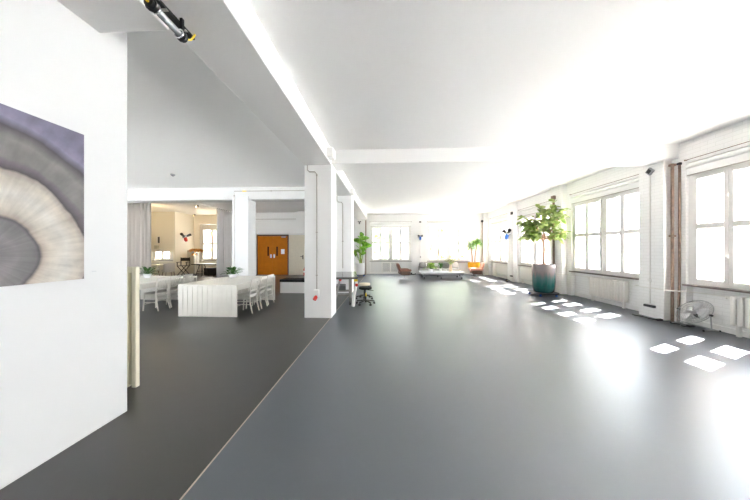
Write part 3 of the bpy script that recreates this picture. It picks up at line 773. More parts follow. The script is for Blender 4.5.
conduit('grey conduit running down the front of the second column behind the work table', [(-1.83,9.37,3.55),(-1.83,9.375,3.40),(-1.78,9.38,3.34),(-1.66,9.38,3.33),(-1.62,9.38,3.26),(-1.62,9.38,.8)], .015, M['conduit'],
        [((-1.62,9.38,1.9),.06,.036,.04,M['conduit'],'clip'), ((-1.62,9.38,.85),.09,.036,.12,M['white'],'socket')])
# cross beam conduit at left
conduit('thin dark conduit with yellow tape along the cross beam left of the nearest column', [(-5.72,9.404,3.78),(-1.95,9.404,3.78)], .016, M['conduit'],
        [((-5.32,9.404,3.78),.16,.036,.036,M['yellow'],'yellow_tape'), ((-4.3,9.404,3.78),.05,.038,.05,M['conduit'],'clip'), ((-2.9,9.404,3.78),.05,.038,.05,M['conduit'],'clip')])
conduit('grey conduit down the front of the column beside the pale curtain', [(-5.69,9.366,3.70),(-5.69,9.366,.0)], .014, M['whiteconduit'], [((-5.69,9.36,3.60),.04,.034,.05,M['conduit'],'clip'), ((-5.69,9.36,1.9),.04,.034,.04,M['whiteconduit'],'clip')])
conduit('thin dark conduit across the wall above the wooden double doors', [(-8.3,YD-.02,3.50),(-5.6,YD-.02,3.50)], .018, M['conduit'])
# far wall conduits
conduit('brown vertical heating pipe in the far left corner of the big room', [(-1.38,YB-.05,3.50),(-1.38,YB-.05,.0)], .033, M['rust'], [((-1.38,YB-.03,1.7),.10,.06,.05,M['rust'],'clip')], 'pipe')
conduit('white conduit between the far windows, coming down to the floor', [(2.14,YB-.02,3.40),(2.14,YB-.02,1.0),(2.10,YB-.02,.62),(1.95,YB-.02,.4),(1.92,YB-.02,.06)], .012, M['whiteconduit'],
        [((2.14,YB-.04,3.38),.13,.07,.08,M['black'],'junction_box'), ((2.16,YB-.03,1.12),.07,.05,.12,M['greysteel'],'switch')])
conduit('brown vertical pipe beside the corner pier at the far right', [(6.05,16.70,3.42),(6.05,16.70,.0)], .03, M['rust'], [((6.05,16.70,3.40),.14,.12,.12,M['black'],'junction_box'), ((6.05,16.7,.35),.12,.1,.16,M['black'],'socket')], 'pipe')
# pier conduits
conduit('white conduit on the near brick pier between a dark box above and dark socket below', [(XP-.02,6.38,3.38),(XP-.02,6.38,.33)], .012, M['whiteconduit'],
        [((XP-.04,6.38,.87),.06,.06,.07,M['white'],'junction_box'), ((XP-.035,6.38,.27),.06,.24,.055,M['black'],'socket_strip')])
t = thing('ceiling_sensor', 'small dark tilted box at the top of the near brick pier', 'sensor', (XP, 6.38, 3.44))
MB().box(-.05, -.002, -.07, .07, -.07, .07, Matrix.Rotation(PI/4, 4, 'X')).build('housing', M['greysteel'], t, bevel=.01)
MB().box(-.062, -.05, -.045, .045, -.045, .045, Matrix.Rotation(PI/4, 4, 'X')).build('cover', M['black'], t, bevel=.006)
conduit('brown conduit on the pier right of the farthest right window', [(XP-.02,13.10,3.42),(XP-.02,13.10,.12)], .013, M['whiteconduit'],
        [((XP-.04,13.10,3.40),.08,.12,.14,M['black'],'junction_box'), ((XP-.035,13.15,.28),.06,.2,.06,M['black'],'socket')])
conduit('dark brown vertical pipe on the pier behind the big potted fig', [(XP-.04,9.88,3.60),(XP-.04,9.88,.05)], .038, M['rust'], [((XP-.05,9.88,3.52),.1,.14,.14,M['rust'],'flange')], 'pipe')
# twin rusty pipes by the fan
conduit('left one of the twin rusty pipes in the corner behind the floor fan', [(6.32,6.02,3.50),(6.32,6.02,.0)], .028, M['rust'], [((6.32,6.02,3.47),.10,.08,.05,M['rust'],'flange'), ((6.32,6.02,1.9),.09,.08,.04,M['rust'],'clip')], 'pipe')
conduit('right one of the twin rusty pipes, next to the window above the fan', [(6.378,5.935,3.50),(6.378,5.935,1.5),(6.375,5.94,.55),(6.36,5.945,.0)], .022, M['rust'], [((6.378,5.935,3.47),.07,.06,.05,M['black'],'flange')], 'pipe')
# low heating pipes along the right wall
conduit('thin white heating pipe crossing the near brick pier at knee height', [(6.46,6.85,.70),(6.34,6.75,.70),(XP-.06,6.72,.70),(XP-.06,5.92,.70),(6.40,5.82,.70),(6.46,5.6,.70),(6.46,5.12,.70)], .012, M['radi'], name='heating_pipe')
conduit('thin white heating pipe crossing the pier behind the big fig pot', [(6.46,10.3,.72),(XP-.10,10.2,.72),(XP-.10,9.47,.72),(6.44,9.38,.72),(6.46,8.55,.72)], .012, M['radi'], name='heating_pipe')
conduit('brown heating pipe below the right window of the far wall', [(2.3,YB-.0155,.76),(6.0,YB-.0155,.76)], .016, M['rust'], name='heating_pipe')

# ------------------------------------------------------------------ radiators
def col_radiator(label, y0, y1, z0, z1, x=6.43):
    t = thing('radiator', label, 'radiator', (x, y1, 0), -PI/2, 'white column radiators under the right windows')
    L = y1-y0; n = max(6, round(L/.098)); p = L/n
    s_ = MB()
    for i in range(n):
        xx = (i+.5)*p
        s_.box(xx-p*.34, xx+p*.34, -.065, .065, z0, z1)
    s_.build('sections', M['radi'], t, bevel=.024)
    cn = MB().cyl((.0, 0, z0+.06), (L, 0, z0+.06), .022, seg=10).cyl((0, 0, z1-.06), (L, 0, z1-.06), .022, seg=10).build('connector', M['radi'], t)
    v = MB().cyl((-.06, 0, z1-.06), (0, 0, z1-.06), .014, seg=10).ball((-.075, 0, z1-.06), .025); v.build('valve', M['radi'], cn)
    for xx in (.1, L-.1): MB().box(xx-.02, xx+.02, -.03, .03, 0, z0+.03).build('foot', M['radi'], t)
    return t
col_radiator('white column radiator at the right edge, beside the floor fan', 3.75, 5.12, .19, .74)
col_radiator('white column radiator right of the big potted fig, next to the brick pier', 7.22, 8.48, .17, .75)
col_radiator('white column radiator behind the big fig pot', 11.3, 12.65, .2, .77)
col_radiator('white column radiator at the far end of the right wall', 14.05, 15.5, .2, .77)
t = thing('radiator', 'cream radiator with grille front under the left far window', 'radiator', (-.35, YB+.055, 0))
MB().box(0, 1.15, -.09, .05, .12, .16).box(0, 1.15, -.09, .05, .72, .76).box(0, .05, -.09, .05, .16, .72).box(1.10, 1.15, -.09, .05, .16, .72).box(.54, .61, -.09, .05, .16, .72).build('casing', M['radi'], t, bevel=.006)
for x0, x1 in ((.05, .54), (.61, 1.10)):
    g = MB()
    for i in range(16):
        x = x0+.012+(x1-x0-.024)*i/15; g.box(x-.008, x+.008, -.08, -.07, .16, .72)
    g.build('grille', M['radi'], t)
MB().box(.05, 1.10, -.03, .0, .16, .72).build('core', M['greysteel'], t)
MB().box(.05, .1, -.05, .03, 0, .12).box(1.05, 1.1, -.05, .03, 0, .12).build('foot', M['radi'], t)
MB().ball((.60, -.12, .60), .035).cyl((.60,-.09,.60),(.60,-.12,.60),.02,seg=8).build('valve', M['white'], t)

# ------------------------------------------------------------------ column line small boxes, tube lamp, ceiling detector
t = thing('emergency_light', 'white emergency light box on the beam at the nearest column', 'lamp', (-1.29, 5.62, 3.70))
MB().box(-.002, .13, -.13, .13, -.10, .10).build('housing', M['white'], t, bevel=.012)
MB().box(.131, .14, -.11, .11, -.08, .08).build('diffuser', M['paper'], t, bevel=.005)
t = thing('emergency_light', 'smaller white emergency light box on the beam at the second column', 'lamp', (-1.29, 9.15, 3.66))
MB().box(-.002, .12, -.12, .12, -.09, .09).build('housing', M['white'], t, bevel=.012)
MB().box(.121, .13, -.10, .10, -.07, .07).build('diffuser', M['paper'], t, bevel=.005)
t = thing('switch_plate', 'small pale plate high on the right side of the nearest column', 'plate', (-1.29, 6.24, 3.36))
MB().box(.001, .018, -.05, .05, -.13, .13).build('plate', M['whiteconduit'], t, bevel=.004)
MB().box(.018, .024, -.02, .02, -.05, .05).build('rocker', M['white'], t)

t = thing('tube_lamp', 'clear glass tube lamp with black end caps hung under the near beam edge', 'lamp', (-1.75, 1.985, HB))
zt_ = -.15
MB().cyl((0,-.115,zt_), (0,.112,zt_), .027, seg=20).build('tube', mat('smoky_glass_tube', (.50, .52, .54), .12, .4), t)
for y in (-.145, .14):
    MB().cyl((0,y-.028,zt_), (0,y+.028,zt_), .034, seg=20).cyl((0,y-.008,zt_), (0,y+.008,zt_), .044, seg=20).build('end_cap', M['black'], t)
    MB().ring([(.036*math.cos(a), y*.78, zt_+.036*math.sin(a)) for a in [2*PI*k/20 for k in range(20)]], .006, 8, closed=True).build('clamp_ring', M['chrome'], t)
    MB().box(-.011, .011, y-.012, y+.012, zt_+.03, 0).build('bracket', M['black'], t)
MB().ring([(0,-.17,zt_),(-.005,-.24,zt_+.01),(-.02,-.27,zt_+.06),(-.005,-.34,zt_+.11),(0,-.5,-.015)], .010, 8).build('cable', M['yellow'], t)
MB().ring([(0,.165,zt_),(.01,.20,zt_+.02),(.0,.24,zt_+.05),(.0,.27,zt_+.10),(0,.29,-.012)], .008, 8).build('cable', M['yellow'], t)
t = thing('cable_rail', 'black cable rail fixed along the left underside of the near beam', 'rail', (-1.81, 1.1, HB-.022))
MB().box(-.026, .026, 0, 1.22, 0, .022).build('rail', M['black'], t)
for i in range(6): MB().box(-.030, .030, .1+.2*i, .125+.2*i, -.008, -.0005).build('clip', M['conduit'], t)
t = thing('ceiling_detector', 'small dark detector on the ceiling above the dining tables', 'detector', (-6.6, 7.66, HC))
MB().lathe([(.0001,-.05),(.04,-.05),(.06,-.02),(.06,-.001)], seg=18).build('detector_body', M['greysteel'], t)
MB().lathe([(.0001,-.062),(.02,-.06),(.025,-.051)], seg=12).build('sensor_eye', M['black'], t)

# ------------------------------------------------------------------ work table and stools behind the nearest column
t = thing('work_table', 'steel work table with dark polished top behind the nearest column', 'table', (-.82, 7.20, 0), R(8.5))
MB().box(-1.30, 0, 0, 1.82, .785, .825).build('tabletop', M['tabletop'], t, bevel=.006)
MB().box(-1.29, -.01, .01, 1.81, .765, .784).build('edge_frame', M['wtgrey'], t)
for x in (-1.12, -.20):
    MB().box(x-.05, x+.05, .85, .97, .10, .764).build('pedestal', M['wtsteel'], t, bevel=.006)
    MB().box(x-.04, x+.04, .25, 1.6, .05, .10).build('foot_beam', M['wtgrey'], t, bevel=.006)
    for y in (.3, 1.55): MB().cyl((x, y, 0), (x, y, .05), .04, .03, 12).build('foot', M['black'], t)
MB().box(-1.07, -.25, .87, .95, .28, .34).box(-1.07, -.25, .88, .94, .14, .18).build('cross_beam', M['wtsteel'], t, bevel=.004)
MB().bar((-.62, .45, .18), (-.50, .55, .76), .04, .04).bar((-.66, .42, .30), (-.60, .75, .30), .03, .03).build('lever_arm', M['wtsteel'], t)
MB().ball((-.505, .53, .70), .045).build('red_knob', M['red'], t)
MB().box(-.66, -.34, .60, 1.1, .36, .50).build('motor_housing', M['wtgrey'], t, bevel=.02)
MB().ring([(-.04, .12, .764), (-.03, .10, .62), (-.10, .06, .30), (-.13, .05, .0)], [.03, .035, .04, .05], 12).build('front_leg', M['white'], t)
MB().ball((-.03, .04, .60), .045).cyl((-.03,.09,.60),(-.03,.05,.60),.03,seg=12).build('red_button', M['red'], t)
MB().box(-.10, .0, .02, .08, .70, .762).build('yellow_button_box', M['yellow'], t, bevel=.006)

def make_stool(label, m):
    t = thing('rolling_stool', label, 'stool', (0,0,0), 0, 'round rolling stools at the work table')
    MB().lathe([(.0001,.44),(.17,.44),(.188,.455),(.19,.485),(.175,.51),(.10,.515),(.0001,.515)], seg=30).build('seat', m, t)
    MB().cyl((0,0,.10), (0,0,.30), .028, seg=14).cyl((0,0,.30), (0,0,.439), .016, seg=12).build('gas_column', M['black'], t)
    MB().box(.005, .035, -.034, -.026, .24, .34).build('yellow_tag', M['yellow'], t)
    MB().bar((.02,0,.425), (.24,-.02,.40), .012, .012).build('height_lever', M['black'], t)
    for k in range(5):
        a = 2*PI*k/5+.35; c, s_ = math.cos(a), math.sin(a)
        arm = MB().bar((c*.02, s_*.02, .125), (c*.27, s_*.27, .085), .04, .03).build('base_arm', M['black'], t, bevel=.005)
        w = MB().cyl((c*.265-s_*.022, s_*.265+c*.022, .028), (c*.265+s_*.022, s_*.265-c*.022, .028), .028, seg=14)
        w.cyl((c*.265, s_*.265, .03), (c*.265, s_*.265, .085), .01, seg=8); w.build('caster', M['black'], arm)
    return t
st = make_stool('rolling stool with black round seat beside the work table', M['blackleather']); st.location = (-.63, 7.52, 0)
st2 = make_stool('rolling stool with cream round seat, behind the black one', mat('cream_leather', (.74, .66, .52), .5)); st2.location = (-.73, 8.35, 0); st2.rotation_euler.z = .6

# ------------------------------------------------------------------ dollies and big plants
def dolly(label, loc, r, h, rz=0.3):
    t = thing('plant_dolly', label, 'plant dolly', loc, rz, 'wheeled plant dollies')
    MB().lathe([(.0001,h-.03),(r,h-.03),(r,h),(.0001,h)], seg=28).build('platform', M['black'], t)
    for k in range(5):
        a = 2*PI*k/5; c, s_ = math.cos(a)*r*.92, math.sin(a)*r*.92
        fk = MB().box(c-.026, c-.018, s_-.012, s_+.012, .03, h-.031).box(c+.018, c+.026, s_-.012, s_+.012, .03, h-.031).build('caster_fork', M['black'], t)
        MB().cyl((c-.016, s_, .036), (c+.016, s_, .036), .036, seg=16).build('wheel', M['blue'], fk)
    return t
FX, FY = 5.50, 9.34
dolly('round dolly with blue wheels under the teal fig pot', (FX, FY, 0), .46, .105, .2)
t = thing('potted_fig_tree', 'fiddle-leaf fig tree in big teal and grey glazed pot on dolly', 'plant', (FX, FY, .1055))
PH = .98
MB().lathe([(.0001,0),(.26,0),(.30,.03),(.335,.15),(.352,.4),(.357,.7),(.358,PH-.02),(.352,PH),(.335,PH),(.33,PH-.1),(.0001,PH-.1)], seg=48).build('pot', M['glaze'], t)
MB().lathe([(.0001,PH-.075),(.325,PH-.08),(.325,PH-.0995),(.0001,PH-.0995)], seg=24).build('soil', M['soil'], t)
tk = MB(); hub = Vector((-.02, 0, 1.86))
tk.ring([(.02,.0,PH-.09),(.0,.01,1.2),(.02,-.01,1.5),hub], [.045,.038,.034,.032], 10)
fo = MB(); tips = []
cc = Vector((-.04, 0, 2.42))
for i in range(20):
    a = i*2.4; e = random.uniform(-.25, 1.25); L = random.uniform(.45, .85)
    dd = Vector((math.cos(a)*math.cos(e), math.sin(a)*math.cos(e), math.sin(e)))
    p1 = hub+dd*L*.45+Vector((0,0,.08)); p2 = hub+Vector((dd.x*.78, dd.y*.78, 0))*min(1, L/.6)+Vector((0,0,L*(.5+math.sin(e)*1.15)))*.95
    p2.x = max(-.74, min(.68, p2.x)); p2.y = max(-.72, min(.66, p2.y))
    tk.ring([hub-Vector((0,0,.03)), p1, p2], [.017,.013,.006], 7)
    tips.append((p1, p2))
tk.build('trunk', M['bark'], t)
for p1, p2 in tips:
    for j in range(20):
        f = random.uniform(.25, 1.05); b = p1.lerp(p2, f)+Vector((random.uniform(-.06,.06), random.uniform(-.06,.06), random.uniform(-.05,.08)))
        dd = rdir(-45, 40); fo.leaf(b, dd, Vector((random.uniform(-.4,.4),random.uniform(-.4,.4),1)), random.uniform(.16,.27), random.uniform(.13,.20), PROF_ROUND, droop=random.uniform(.0,.5), fold=.15)
fo.build('foliage', M['leaf_fig'], t)

dolly('round dolly with blue wheels under the white pot of the broad-leaved plant', (-1.60, 15.5, 0), .31, .10, .5)
t = thing('potted_banana_plant', 'tall broad-leaved green plant in white pot by the far left pipe', 'plant', (-1.60, 15.5, .1005))
MB().lathe([(.0001,0),(.20,0),(.235,.3),(.24,.66),(.235,.68),(.215,.68),(.21,.62),(.0001,.62)], seg=36).build('pot', M['potwhite'], t)
MB().lathe([(.0001,.64),(.21,.64),(.21,.622),(.0001,.622)], seg=20).build('soil', M['soil'], t)
fo = MB(); stm = MB()
for i, (az, sp, h, l, w) in enumerate([(.3,.05,1.75,.70,.42),(2.0,.15,1.55,.60,.38),(-.8,.22,1.45,.62,.40),(1.2,.28,1.25,.52,.36),(-2.4,.10,1.70,.55,.36),(.9,.12,1.15,.50,.34),(3.0,.30,.72,.52,.22),(3.4,.22,.80,.50,.20),(2.6,.16,.60,.42,.18),(-1.6,.25,1.0,.45,.30),(.1,.20,1.35,.55,.38),(-.4,.08,.9,.45,.30),(-1.0,.10,1.95,.62,.44),(1.6,.10,1.85,.60,.42),(-1.9,.20,1.30,.60,.42),(-1.3,.06,1.60,.60,.44),(2.4,.20,1.05,.50,.36),(-.9,.15,1.15,.52,.38)]):
    b = Vector((random.uniform(-.06,.06), random.uniform(-.06,.06), .63)); tip = b+Vector((math.cos(az)*sp, math.sin(az)*sp, h-.35*1.0))
    stm.ring([b, b.lerp(tip,.5)+Vector((0,0,.05)), tip], [.022,.015,.008], 7)
    if h < .85: fo.leaf(tip, (math.cos(az)*.25, math.sin(az)*.25, 1), (math.cos(az+1), math.sin(az+1), .2), l, w*.8, PROF_LONG, droop=.05)
    else: fo.leaf(tip, (math.cos(az)*.7, math.sin(az)*.7, .55), (random.uniform(-.8,.8), -1.0, .6), l, w, PROF_ROUND, droop=.35)
stm.build('stem', M['leaf_light'], t); fo.build('foliage', M['leaf_banana'], t)
MB().ring([(.05,.0,.63),(.07,0,.9)], [.05,.03], 10).build('trunk', M['bark'], t)

t = thing('potted_dragon_tree', 'dragon tree with two bare trunks in ochre pot, far right corner', 'plant', (5.28, 15.95, 0))
MB().lathe([(.0001,0),(.15,0),(.15,.02),(.03,.04),(.03,.24),(.16,.259),(.0001,.259)], seg=24).build('pot_stand', M['black'], t)
MB().lathe([(.0001,.26),(.22,.26),(.28,.34),(.33,.5),(.36,.68),(.35,.80),(.365,.83),(.335,.83),(.31,.76),(.0001,.76)], seg=40).build('pot', M['potyellow'], t)
MB().lathe([(.0001,.785),(.31,.785),(.31,.762),(.0001,.762)], seg=24).build('soil', M['soil'], t)
tk = MB(); tk.ring([(-.09,0,.77),(-.10,.02,1.2),(-.16,.0,1.55),(-.20,0,1.75)], [.05,.04,.036,.03], 10); tk.build('trunk', M['bark'], t)
tk = MB(); tk.ring([(.06,0,.77),(.07,0,1.2),(.15,0,1.7),(.18,0,2.10)], [.05,.042,.036,.03], 10); tk.build('trunk', M['bark'], t)
fo = MB()
for c, n, L in ((Vector((.18,0,2.10)), 100, .55), (Vector((-.20,0,1.80)), 60, .45), (Vector((-.02,0,2.05)), 30, .40)):
    for i in range(n):
        dd = rdir(-15, 55); fo.leaf(c+Vector((0,0,random.uniform(-.12,.12))), dd, (0,0,1), L*random.uniform(.6,1.15), .05, PROF_STRAP, droop=random.uniform(.3,1.1), fold=.3)
fo.build('foliage', M['leaf_dragon'], t)

# ------------------------------------------------------------------ lounge at the far end
def lounge_chair(label, loc, rz, m):
    """faces +x"""
    t = thing('lounge_armchair', label, 'armchair', loc, rz, 'brown leather swivel armchairs')
    MB().pillow((.03, 0, .40), .60, .56, .20, p=5).build('seat', m, t)
    B = Matrix.Rotation(R(-20), 4, 'Y')
    MB().pillow((-.30, 0, .63), .15, .58, .50, Mx=B, p=5).build('backrest', m, t)
    for sy in (-1, 1):
        MB().pillow((.02, sy*.33, .50), .62, .11, .13, p=5).build('armrest', m, t)
        MB().pillow((.0, sy*.345, .35), .54, .05, .22, p=6).build('side_shell', M['wood'], t)
    MB().cyl((0,0,.06), (0,0,.30), .03, seg=14).build('swivel_post', M['chrome'], t)
    for k in range(4):
        a = PI/2*k+.6; MB().bar((0,0,.07), (math.cos(a)*.32, math.sin(a)*.32, .02), .035, .025).build('base_arm', M['chrome'], t)
    return t
lounge_chair('dark brown leather swivel armchair below the left far window', (.93, 14.0, 0), .12, M['brown'])
lounge_chair('sunlit-toned brown leather swivel armchair before the ochre dragon tree pot', (4.98, 14.7, 0), PI-.15, M['tan'])

t = thing('sofa', 'low grey cushioned sofa under the right far window, behind the coffee table', 'sofa', (3.25, 16.2, 0))
MB().box(-1.25, 1.25, -.42, .42, .12, .24).build('frame', M['sofafab'], t, bevel=.02)
for x in (-1.15, 1.15):
    for y in (-.36, .36): MB().cyl((x, y, 0), (x, y, .12), .025, seg=10).build('leg', M['wood'], t)
for i in range(3): MB().pillow((-.82+.82*i, -.06, .33), .80, .70, .20, p=6).build('seat_cushion', M['sofafab'], t)
MB().box(-1.25, 1.25, .30, .42, .24, .55).build('backrest', M['sofafab'], t, bevel=.03)
def cushion(label, loc, m, w=.50):
    t = thing('cushion', label, 'cushion', loc, 0, 'cushions along the sofa back')
    B = Matrix.Rotation(R(-14), 4, 'X')
    MB().pillow((0,0,.19), w, .15, .38, Mx=B, p=4).build('cover', m, t)
    MB().ring([B @ Vector((w/2*.93*sx, 0, .18*sz))+Vector((0,0,.19)) for sx, sz in ((-1,-1),(1,-1),(1,1),(-1,1))], .006, 6, closed=True).build('piping', m, t)
    return t
for x, l, m, w in ((-1.02, 'grey patterned cushion at the left end of the sofa', M['greyfab'], .46), (-.52, 'grey patterned cushion behind the leafy table plant', M['greyfab'], .46),
                (.42, 'grey patterned cushion beside the flower vase, right half of sofa', M['greyfab'], .50), (1.0, 'plain pale cushion at the right end of the sofa', M['lightfab'], .42)):
    cushion(l, (3.25+x, 16.34, .425), m, w)

t = thing('coffee_table', 'long low grey coffee table on casters before the sofa', 'table', (3.02, 14.55, 0))
MB().box(-1.20, 1.20, -.60, .60, .325, .375).build('tabletop', M['marble'], t, bevel=.006)
MB().box(-1.1, 1.1, -.52, -.46, .24, .324).box(-1.1, 1.1, .46, .52, .24, .324).box(-1.1, -1.04, -.46, .46, .24, .324).box(1.04, 1.1, -.46, .46, .24, .324).build('frame', M['greysteel'], t, bevel=.004)
for x in (-1.0, -.1, 1.0):
    for y in (-.46, .46):
        fk = MB().box(x-.035, x-.025, y-.02, y+.02, .05, .20).box(x+.025, x+.035, y-.02, y+.02, .05, .20).box(x-.06, x+.06, y-.06, y+.06, .20, .239).build('caster_fork', M['greysteel'], t)
        MB().cyl((x-.02, y, .055), (x+.02, y, .055), .055, seg=18).build('wheel', M['black'], fk)
small_plant('bright green leafy plant in white pot on the left of the coffee table', (2.45, 14.5, .375), 55, .20, .14, M['leaf_light'], .14, .15, stemh=.17)
small_plant('dark green upright plant in small pot beside the bright leafy one on the coffee table', (3.06, 14.95, .375), 34, .15, .09, M['leaf_dark'], .08, .14, stemh=.15, el=(30, 85))
t = thing('flower_vase', 'tall tan vase with yellowish flowers on the coffee table', 'vase', (3.53, 14.5, .375))
MB().lathe([(.0001,0),(.075,0),(.09,.1),(.075,.28),(.06,.36),(.07,.40),(.06,.40),(.05,.36),(.0001,.35)], seg=24).build('vase', mat('tan_ceramic', (.60, .46, .32), .4), t)
fo = MB(); stm = MB()
for i in range(34):
    dd = rdir(28, 85); L = random.uniform(.22, .46); b = Vector((0,0,.37)); tip = b+dd*L
    stm.ring([b, tip], [.004,.003], 5)
    for j in range(5): fo.leaf(tip, rdir(-20, 60), (0,0,1), .065, .06, PROF_ROUND, droop=.2)
stm.build('stem', M['leaf_light'], t); fo.build('flowers', M['leaf_dry'], t)

def cable(label, pts, r=.012, ends=True):
    p0 = Vector(pts[0]); t = thing('power_cable', label, 'cable', p0)
    P = [Vector(p)-p0 for p in pts]
    pts2 = []
    for i in range(len(P)-1):
        a, b = P[i], P[i+1]; pa = P[max(0,i-1)]; pb = P[min(len(P)-1,i+2)]
        for k in range(5):
            u = k/5; pts2.append(.5*((2*a)+(b-pa)*u+(2*pa-5*a+4*b-pb)*u*u+(3*a-pa-3*b+pb)*u**3))
    pts2.append(P[-1])
    MB().ring(pts2, r, 8).build('cord', M['black'], t)
    MB().box(P[-1].x-.06, P[-1].x+.06, P[-1].y-.03, P[-1].y+.03, P[-1].z-r, P[-1].z+.03).build('plug', M['black'], t, bevel=.006)
    return t
def strip(label, loc, rz):
    t = thing('power_strip', label, 'power strip', loc, rz)
    MB().box(-.17, .17, -.05, .05, 0, .05).build('strip_body', M['black'], t, bevel=.01)
    MB().box(-.05, .05, -.03, .03, .051, .13).build('adapter', M['black'], t, bevel=.01)
    MB().box(-.14, -.09, -.02, .02, .051, .07).build('yellow_switch', M['yellow'], t)
    MB().ring([(.17,0,.03),(.30,.02,.05),(.26,-.10,.08),(.15,-.11,.05),(.22,-.2,.014)], .012, 7).build('cord', M['black'], t)
    return t
strip('black power strip on floor below the blue far wall socket', (1.55, 16.5, 0), .1)
strip('black power strip on floor below the blue right wall socket', (5.98, 13.2, 0), 1.3)
cable('loose black cable on floor at the foot of the near brick pier', [(6.02,6.62,.014),(5.98,6.5,.014),(6.05,6.38,.014),(6.03,6.22,.014),(6.10,6.08,.016)], .011)
cable('black cable lying under the floor fan', [(6.22,5.95,.014),(6.12,5.86,.014),(6.2,5.76,.014),(6.12,5.64,.014),(6.24,5.6,.016)], .011)

# ------------------------------------------------------------------ floor fan
t = thing('floor_fan', 'silver wire-cage floor fan tilted up beside the twin rusty pipes', 'fan', (6.30, 5.60, 0))
FA = Matrix.Translation((0,0,.325)) @ Matrix.Rotation(R(-52), 4, 'Y')     # local z is the blowing axis, turned towards -x and up
cg = MB(); RF = .285
for zz, rr in ((-.07,.10),(-.06,.19),(.0,RF),(.05,.22),(.085,.13),(.095,.06)):
    cg.ring([FA @ Vector((rr*math.cos(2*PI*k/36), rr*math.sin(2*PI*k/36), zz)) for k in range(36)], .0035 if rr < RF else .007, 6, closed=True)
for k in range(34):
    a = 2*PI*k/34; c, s_ = math.cos(a), math.sin(a)
    cg.ring([FA @ Vector((c*r_, s_*r_, z_)) for r_, z_ in ((.05,.095),(.13,.085),(.22,.05),(RF,0),(.19,-.06),(.10,-.07))], .0021, 5)
cg.build('wire_cage', M['fanwire'], t)
for k in range(3):
    b = MB(); a0 = 2*PI*k/3+.5; vs = []; fs = []
    for i in range(7):
        r_ = .045+.19*i/6; half = R(38)*(1-.15*(i/6)**2)*(.55+.45*min(1, i/2))
        for j in range(6):
            w = a0+half*(j/5*2-1); vs.append(FA @ Vector((r_*math.cos(w), r_*math.sin(w), .028*(j/5*2-1))))
    for i in range(6):
        for j in range(5): q = i*6+j; fs.append((q, q+1, q+7, q+6))
    o = b.add(vs, fs).build('blade', M['fanblade'], t, smooth=2)
    sd = o.modifiers.new('Solidify', 'SOLIDIFY'); sd.thickness = .003
MB().lathe([(.0001,.06),(.03,.058),(.045,.03),(.045,-.03),(.0001,-.03)], seg=20, Mx=FA).build('hub', M['fanblade'], t)
MB().lathe([(.0001,.104),(.05,.102),(.055,.096),(.0001,.09)], seg=20, Mx=FA).build('centre_badge', M['greysteel'], t)
MB().lathe([(.0001,-.15),(.05,-.15),(.06,-.12),(.06,-.072),(.0001,-.07)], seg=18, Mx=FA).build('motor', M['black'], t)
for sy in (-1, 1):
    MB().ring([(.0, sy*.275, .315), (.0, sy*.285, .12), (.0, sy*.29, .03)], .011, 8).build('side_post', M['fanwire'], t)
    MB().ring([(-.15, sy*.29, .018), (.0, sy*.29, .03), (.15, sy*.29, .018)], .011, 8).build('foot_tube', M['fanwire'], t)
    MB().ball((-.15, sy*.29, .018), .018).ball((.15, sy*.29, .018), .018).build('rubber_foot', M['black'], t)
    MB().cyl((0, sy*.262, .315), (0, sy*.30, .315), .022, seg=14).build('tilt_knob', M['black'], t)
MB().cyl((.14,-.29,.018), (.14,.29,.018), .010, seg=8).build('cross_tube', M['fanwire'], t)

# ------------------------------------------------------------------ outside
struct(MB().box(-60, 80, -60, 90, -4.3, -4.0).build('ground', M['asphalt'], flat=True))
def tree(label, x, y, h, r, n):
    t = thing('street_tree', label, 'tree', (x, y, -4), 0, 'trees outside the far windows')
    tk = MB(); tk.ring([(0,0,0),(.1,0,h*.35),(0,.1,h*.6)], [.22,.16,.1], 10)
    for i in range(7):
        a = i*.9; tk.ring([(0,.05,h*.45), (math.cos(a)*r*.4, math.sin(a)*r*.4, h*.62), (math.cos(a)*r*.75, math.sin(a)*r*.75, h*.8)], [.1,.06,.02], 7)
    tk.build('trunk', M['bark'], t)
    f = MB()
    for i in range(n):
        dd = rdir(-90, 90); rr = r*random.uniform(.45, 1)
        f.leaf(Vector((dd.x*rr, dd.y*rr, h*.68+dd.z*rr*.9)), rdir(-50, 40), (0,0,1), .34, .26, PROF_ROUND, droop=.3)
    f.build('crown', M['leaf_tree'], t)
    return t
tree('pale green tree seen through the left far window', -1.2, 23.0, 8.5, 2.6, 900)
tree('green tree seen through the right far window', 5.4, 22.6, 9, 3.0, 1200)
tree('green tree seen through the yellow room window', -16.5, 23.5, 8.5, 2.8, 800)
t = thing('apartment_building', 'pale building across the street seen through the far windows', 'building', (-5, 29, -4))
MB().box(-22, 26, 0, 10, 0, 16).build('wall', M['facade'], t, flat=True)
for i in range(12):
    for z in (2, 5.4, 8.8, 12.2): MB().box(-20+3.9*i, -18.6+3.9*i, -.08, .0, z, z+2).build('window', M['farglass'], t)
MB().box(-22.5, 26.5, -.5, 10, 16, 16.6).build('roof', M['rust'], t)

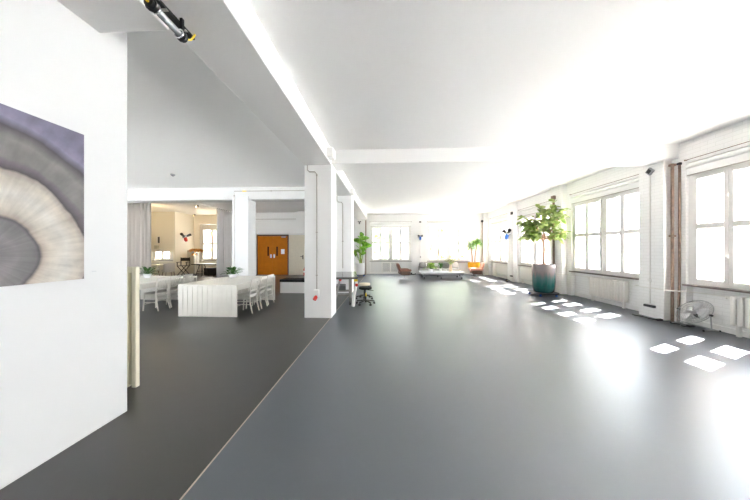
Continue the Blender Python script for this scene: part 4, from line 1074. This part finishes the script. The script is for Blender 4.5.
# ------------------------------------------------------------------ light: sky, sun, window portals, warm room lamps
w = bpy.data.worlds.new('Sky'); S.world = w; w.use_nodes = True
bg = w.node_tree.nodes['Background']; bg.inputs[0].default_value = (.86, .93, 1, 1); bg.inputs[1].default_value = 2.3
def light(name, kind, energy, loc=(0,0,0), rot=None, color=(1,1,1), size=None):
    l = bpy.data.lights.new(name, kind); l.energy = energy; l.color = color
    o = bpy.data.objects.new(name, l); COL.objects.link(o); o.location = loc
    if rot is not None: o.rotation_euler = rot
    return o
sd = Vector((.81, .40, 1.0)).normalized()
sun = light('sun', 'SUN', 14, (20, 10, 25), sd.to_track_quat('Z', 'Y').to_euler(), (1, .95, .88)); sun.data.angle = R(.53)
def portal(loc, rot, sx, sy):
    o = light('window_portal', 'AREA', 1, loc, rot); o.data.shape = 'RECTANGLE'; o.data.size = sx; o.data.size_y = sy; o.data.cycles.is_portal = True
for y in BAY: portal((XR+.42, y-WW/2, 2.05), (0, R(90), 0), 2.5, WW)
for a, b in BWIN: portal(((a+b)/2, YB+.42, 2.05), (R(-90), 0, 0), b-a, 2.5)
for a, b in (BACKW, SLOTW): portal(((a+b)/2, YB+.42, 2.05), (R(-90), 0, 0), b-a, 2.4)
for a, b in ADDED_RWIN: portal(((a+b)/2, 2.1-.42, 2.05), (R(90), 0, 0), b-a, 2.5)
for a, b in ADDED_LWIN: portal((-12.42, (a+b)/2, 2.05), (0, R(-90), 0), 2.5, b-a)
for a, b in REAR: portal(((a+b)/2, YREAR-.42, 2.05), (R(90), 0, 0), b-a, 2.5)
for i, (x, y, e) in enumerate([(-13.9, 14.0, 1.5), (-12.2, 13.0, 2.5), (-10.9, 15.2, 2)]):
    light('room_lamp', 'POINT', e, (x, y, 3.3), None, (1, .74, .40)).data.shadow_soft_size = .3

# ------------------------------------------------------------------ camera and view
cam = bpy.data.cameras.new('camera'); co = bpy.data.objects.new('camera', cam); COL.objects.link(co); S.camera = co
FP = 258.0
cam.sensor_width = 36; cam.lens = 36*FP/750; cam.shift_y = -.5/750; cam.clip_start = .05; cam.clip_end = 300
co.location = (0, 0, 1.6); co.rotation_euler = (PI/2, 0, math.atan(12/FP))
S.view_settings.view_transform = 'Standard'; S.view_settings.look = 'None'; S.view_settings.gamma = 1; S.view_settings.use_curve_mapping = False
S.view_settings.exposure = 3.62
S.cycles.max_bounces = 14; S.cycles.diffuse_bounces = 9; S.cycles.glossy_bounces = 5; S.cycles.transparent_max_bounces = 16; S.cycles.transmission_bounces = 4
S.cycles.caustics_reflective = False; S.cycles.caustics_refractive = False
S.cycles.use_denoising = True; S.cycles.sample_clamp_indirect = 8
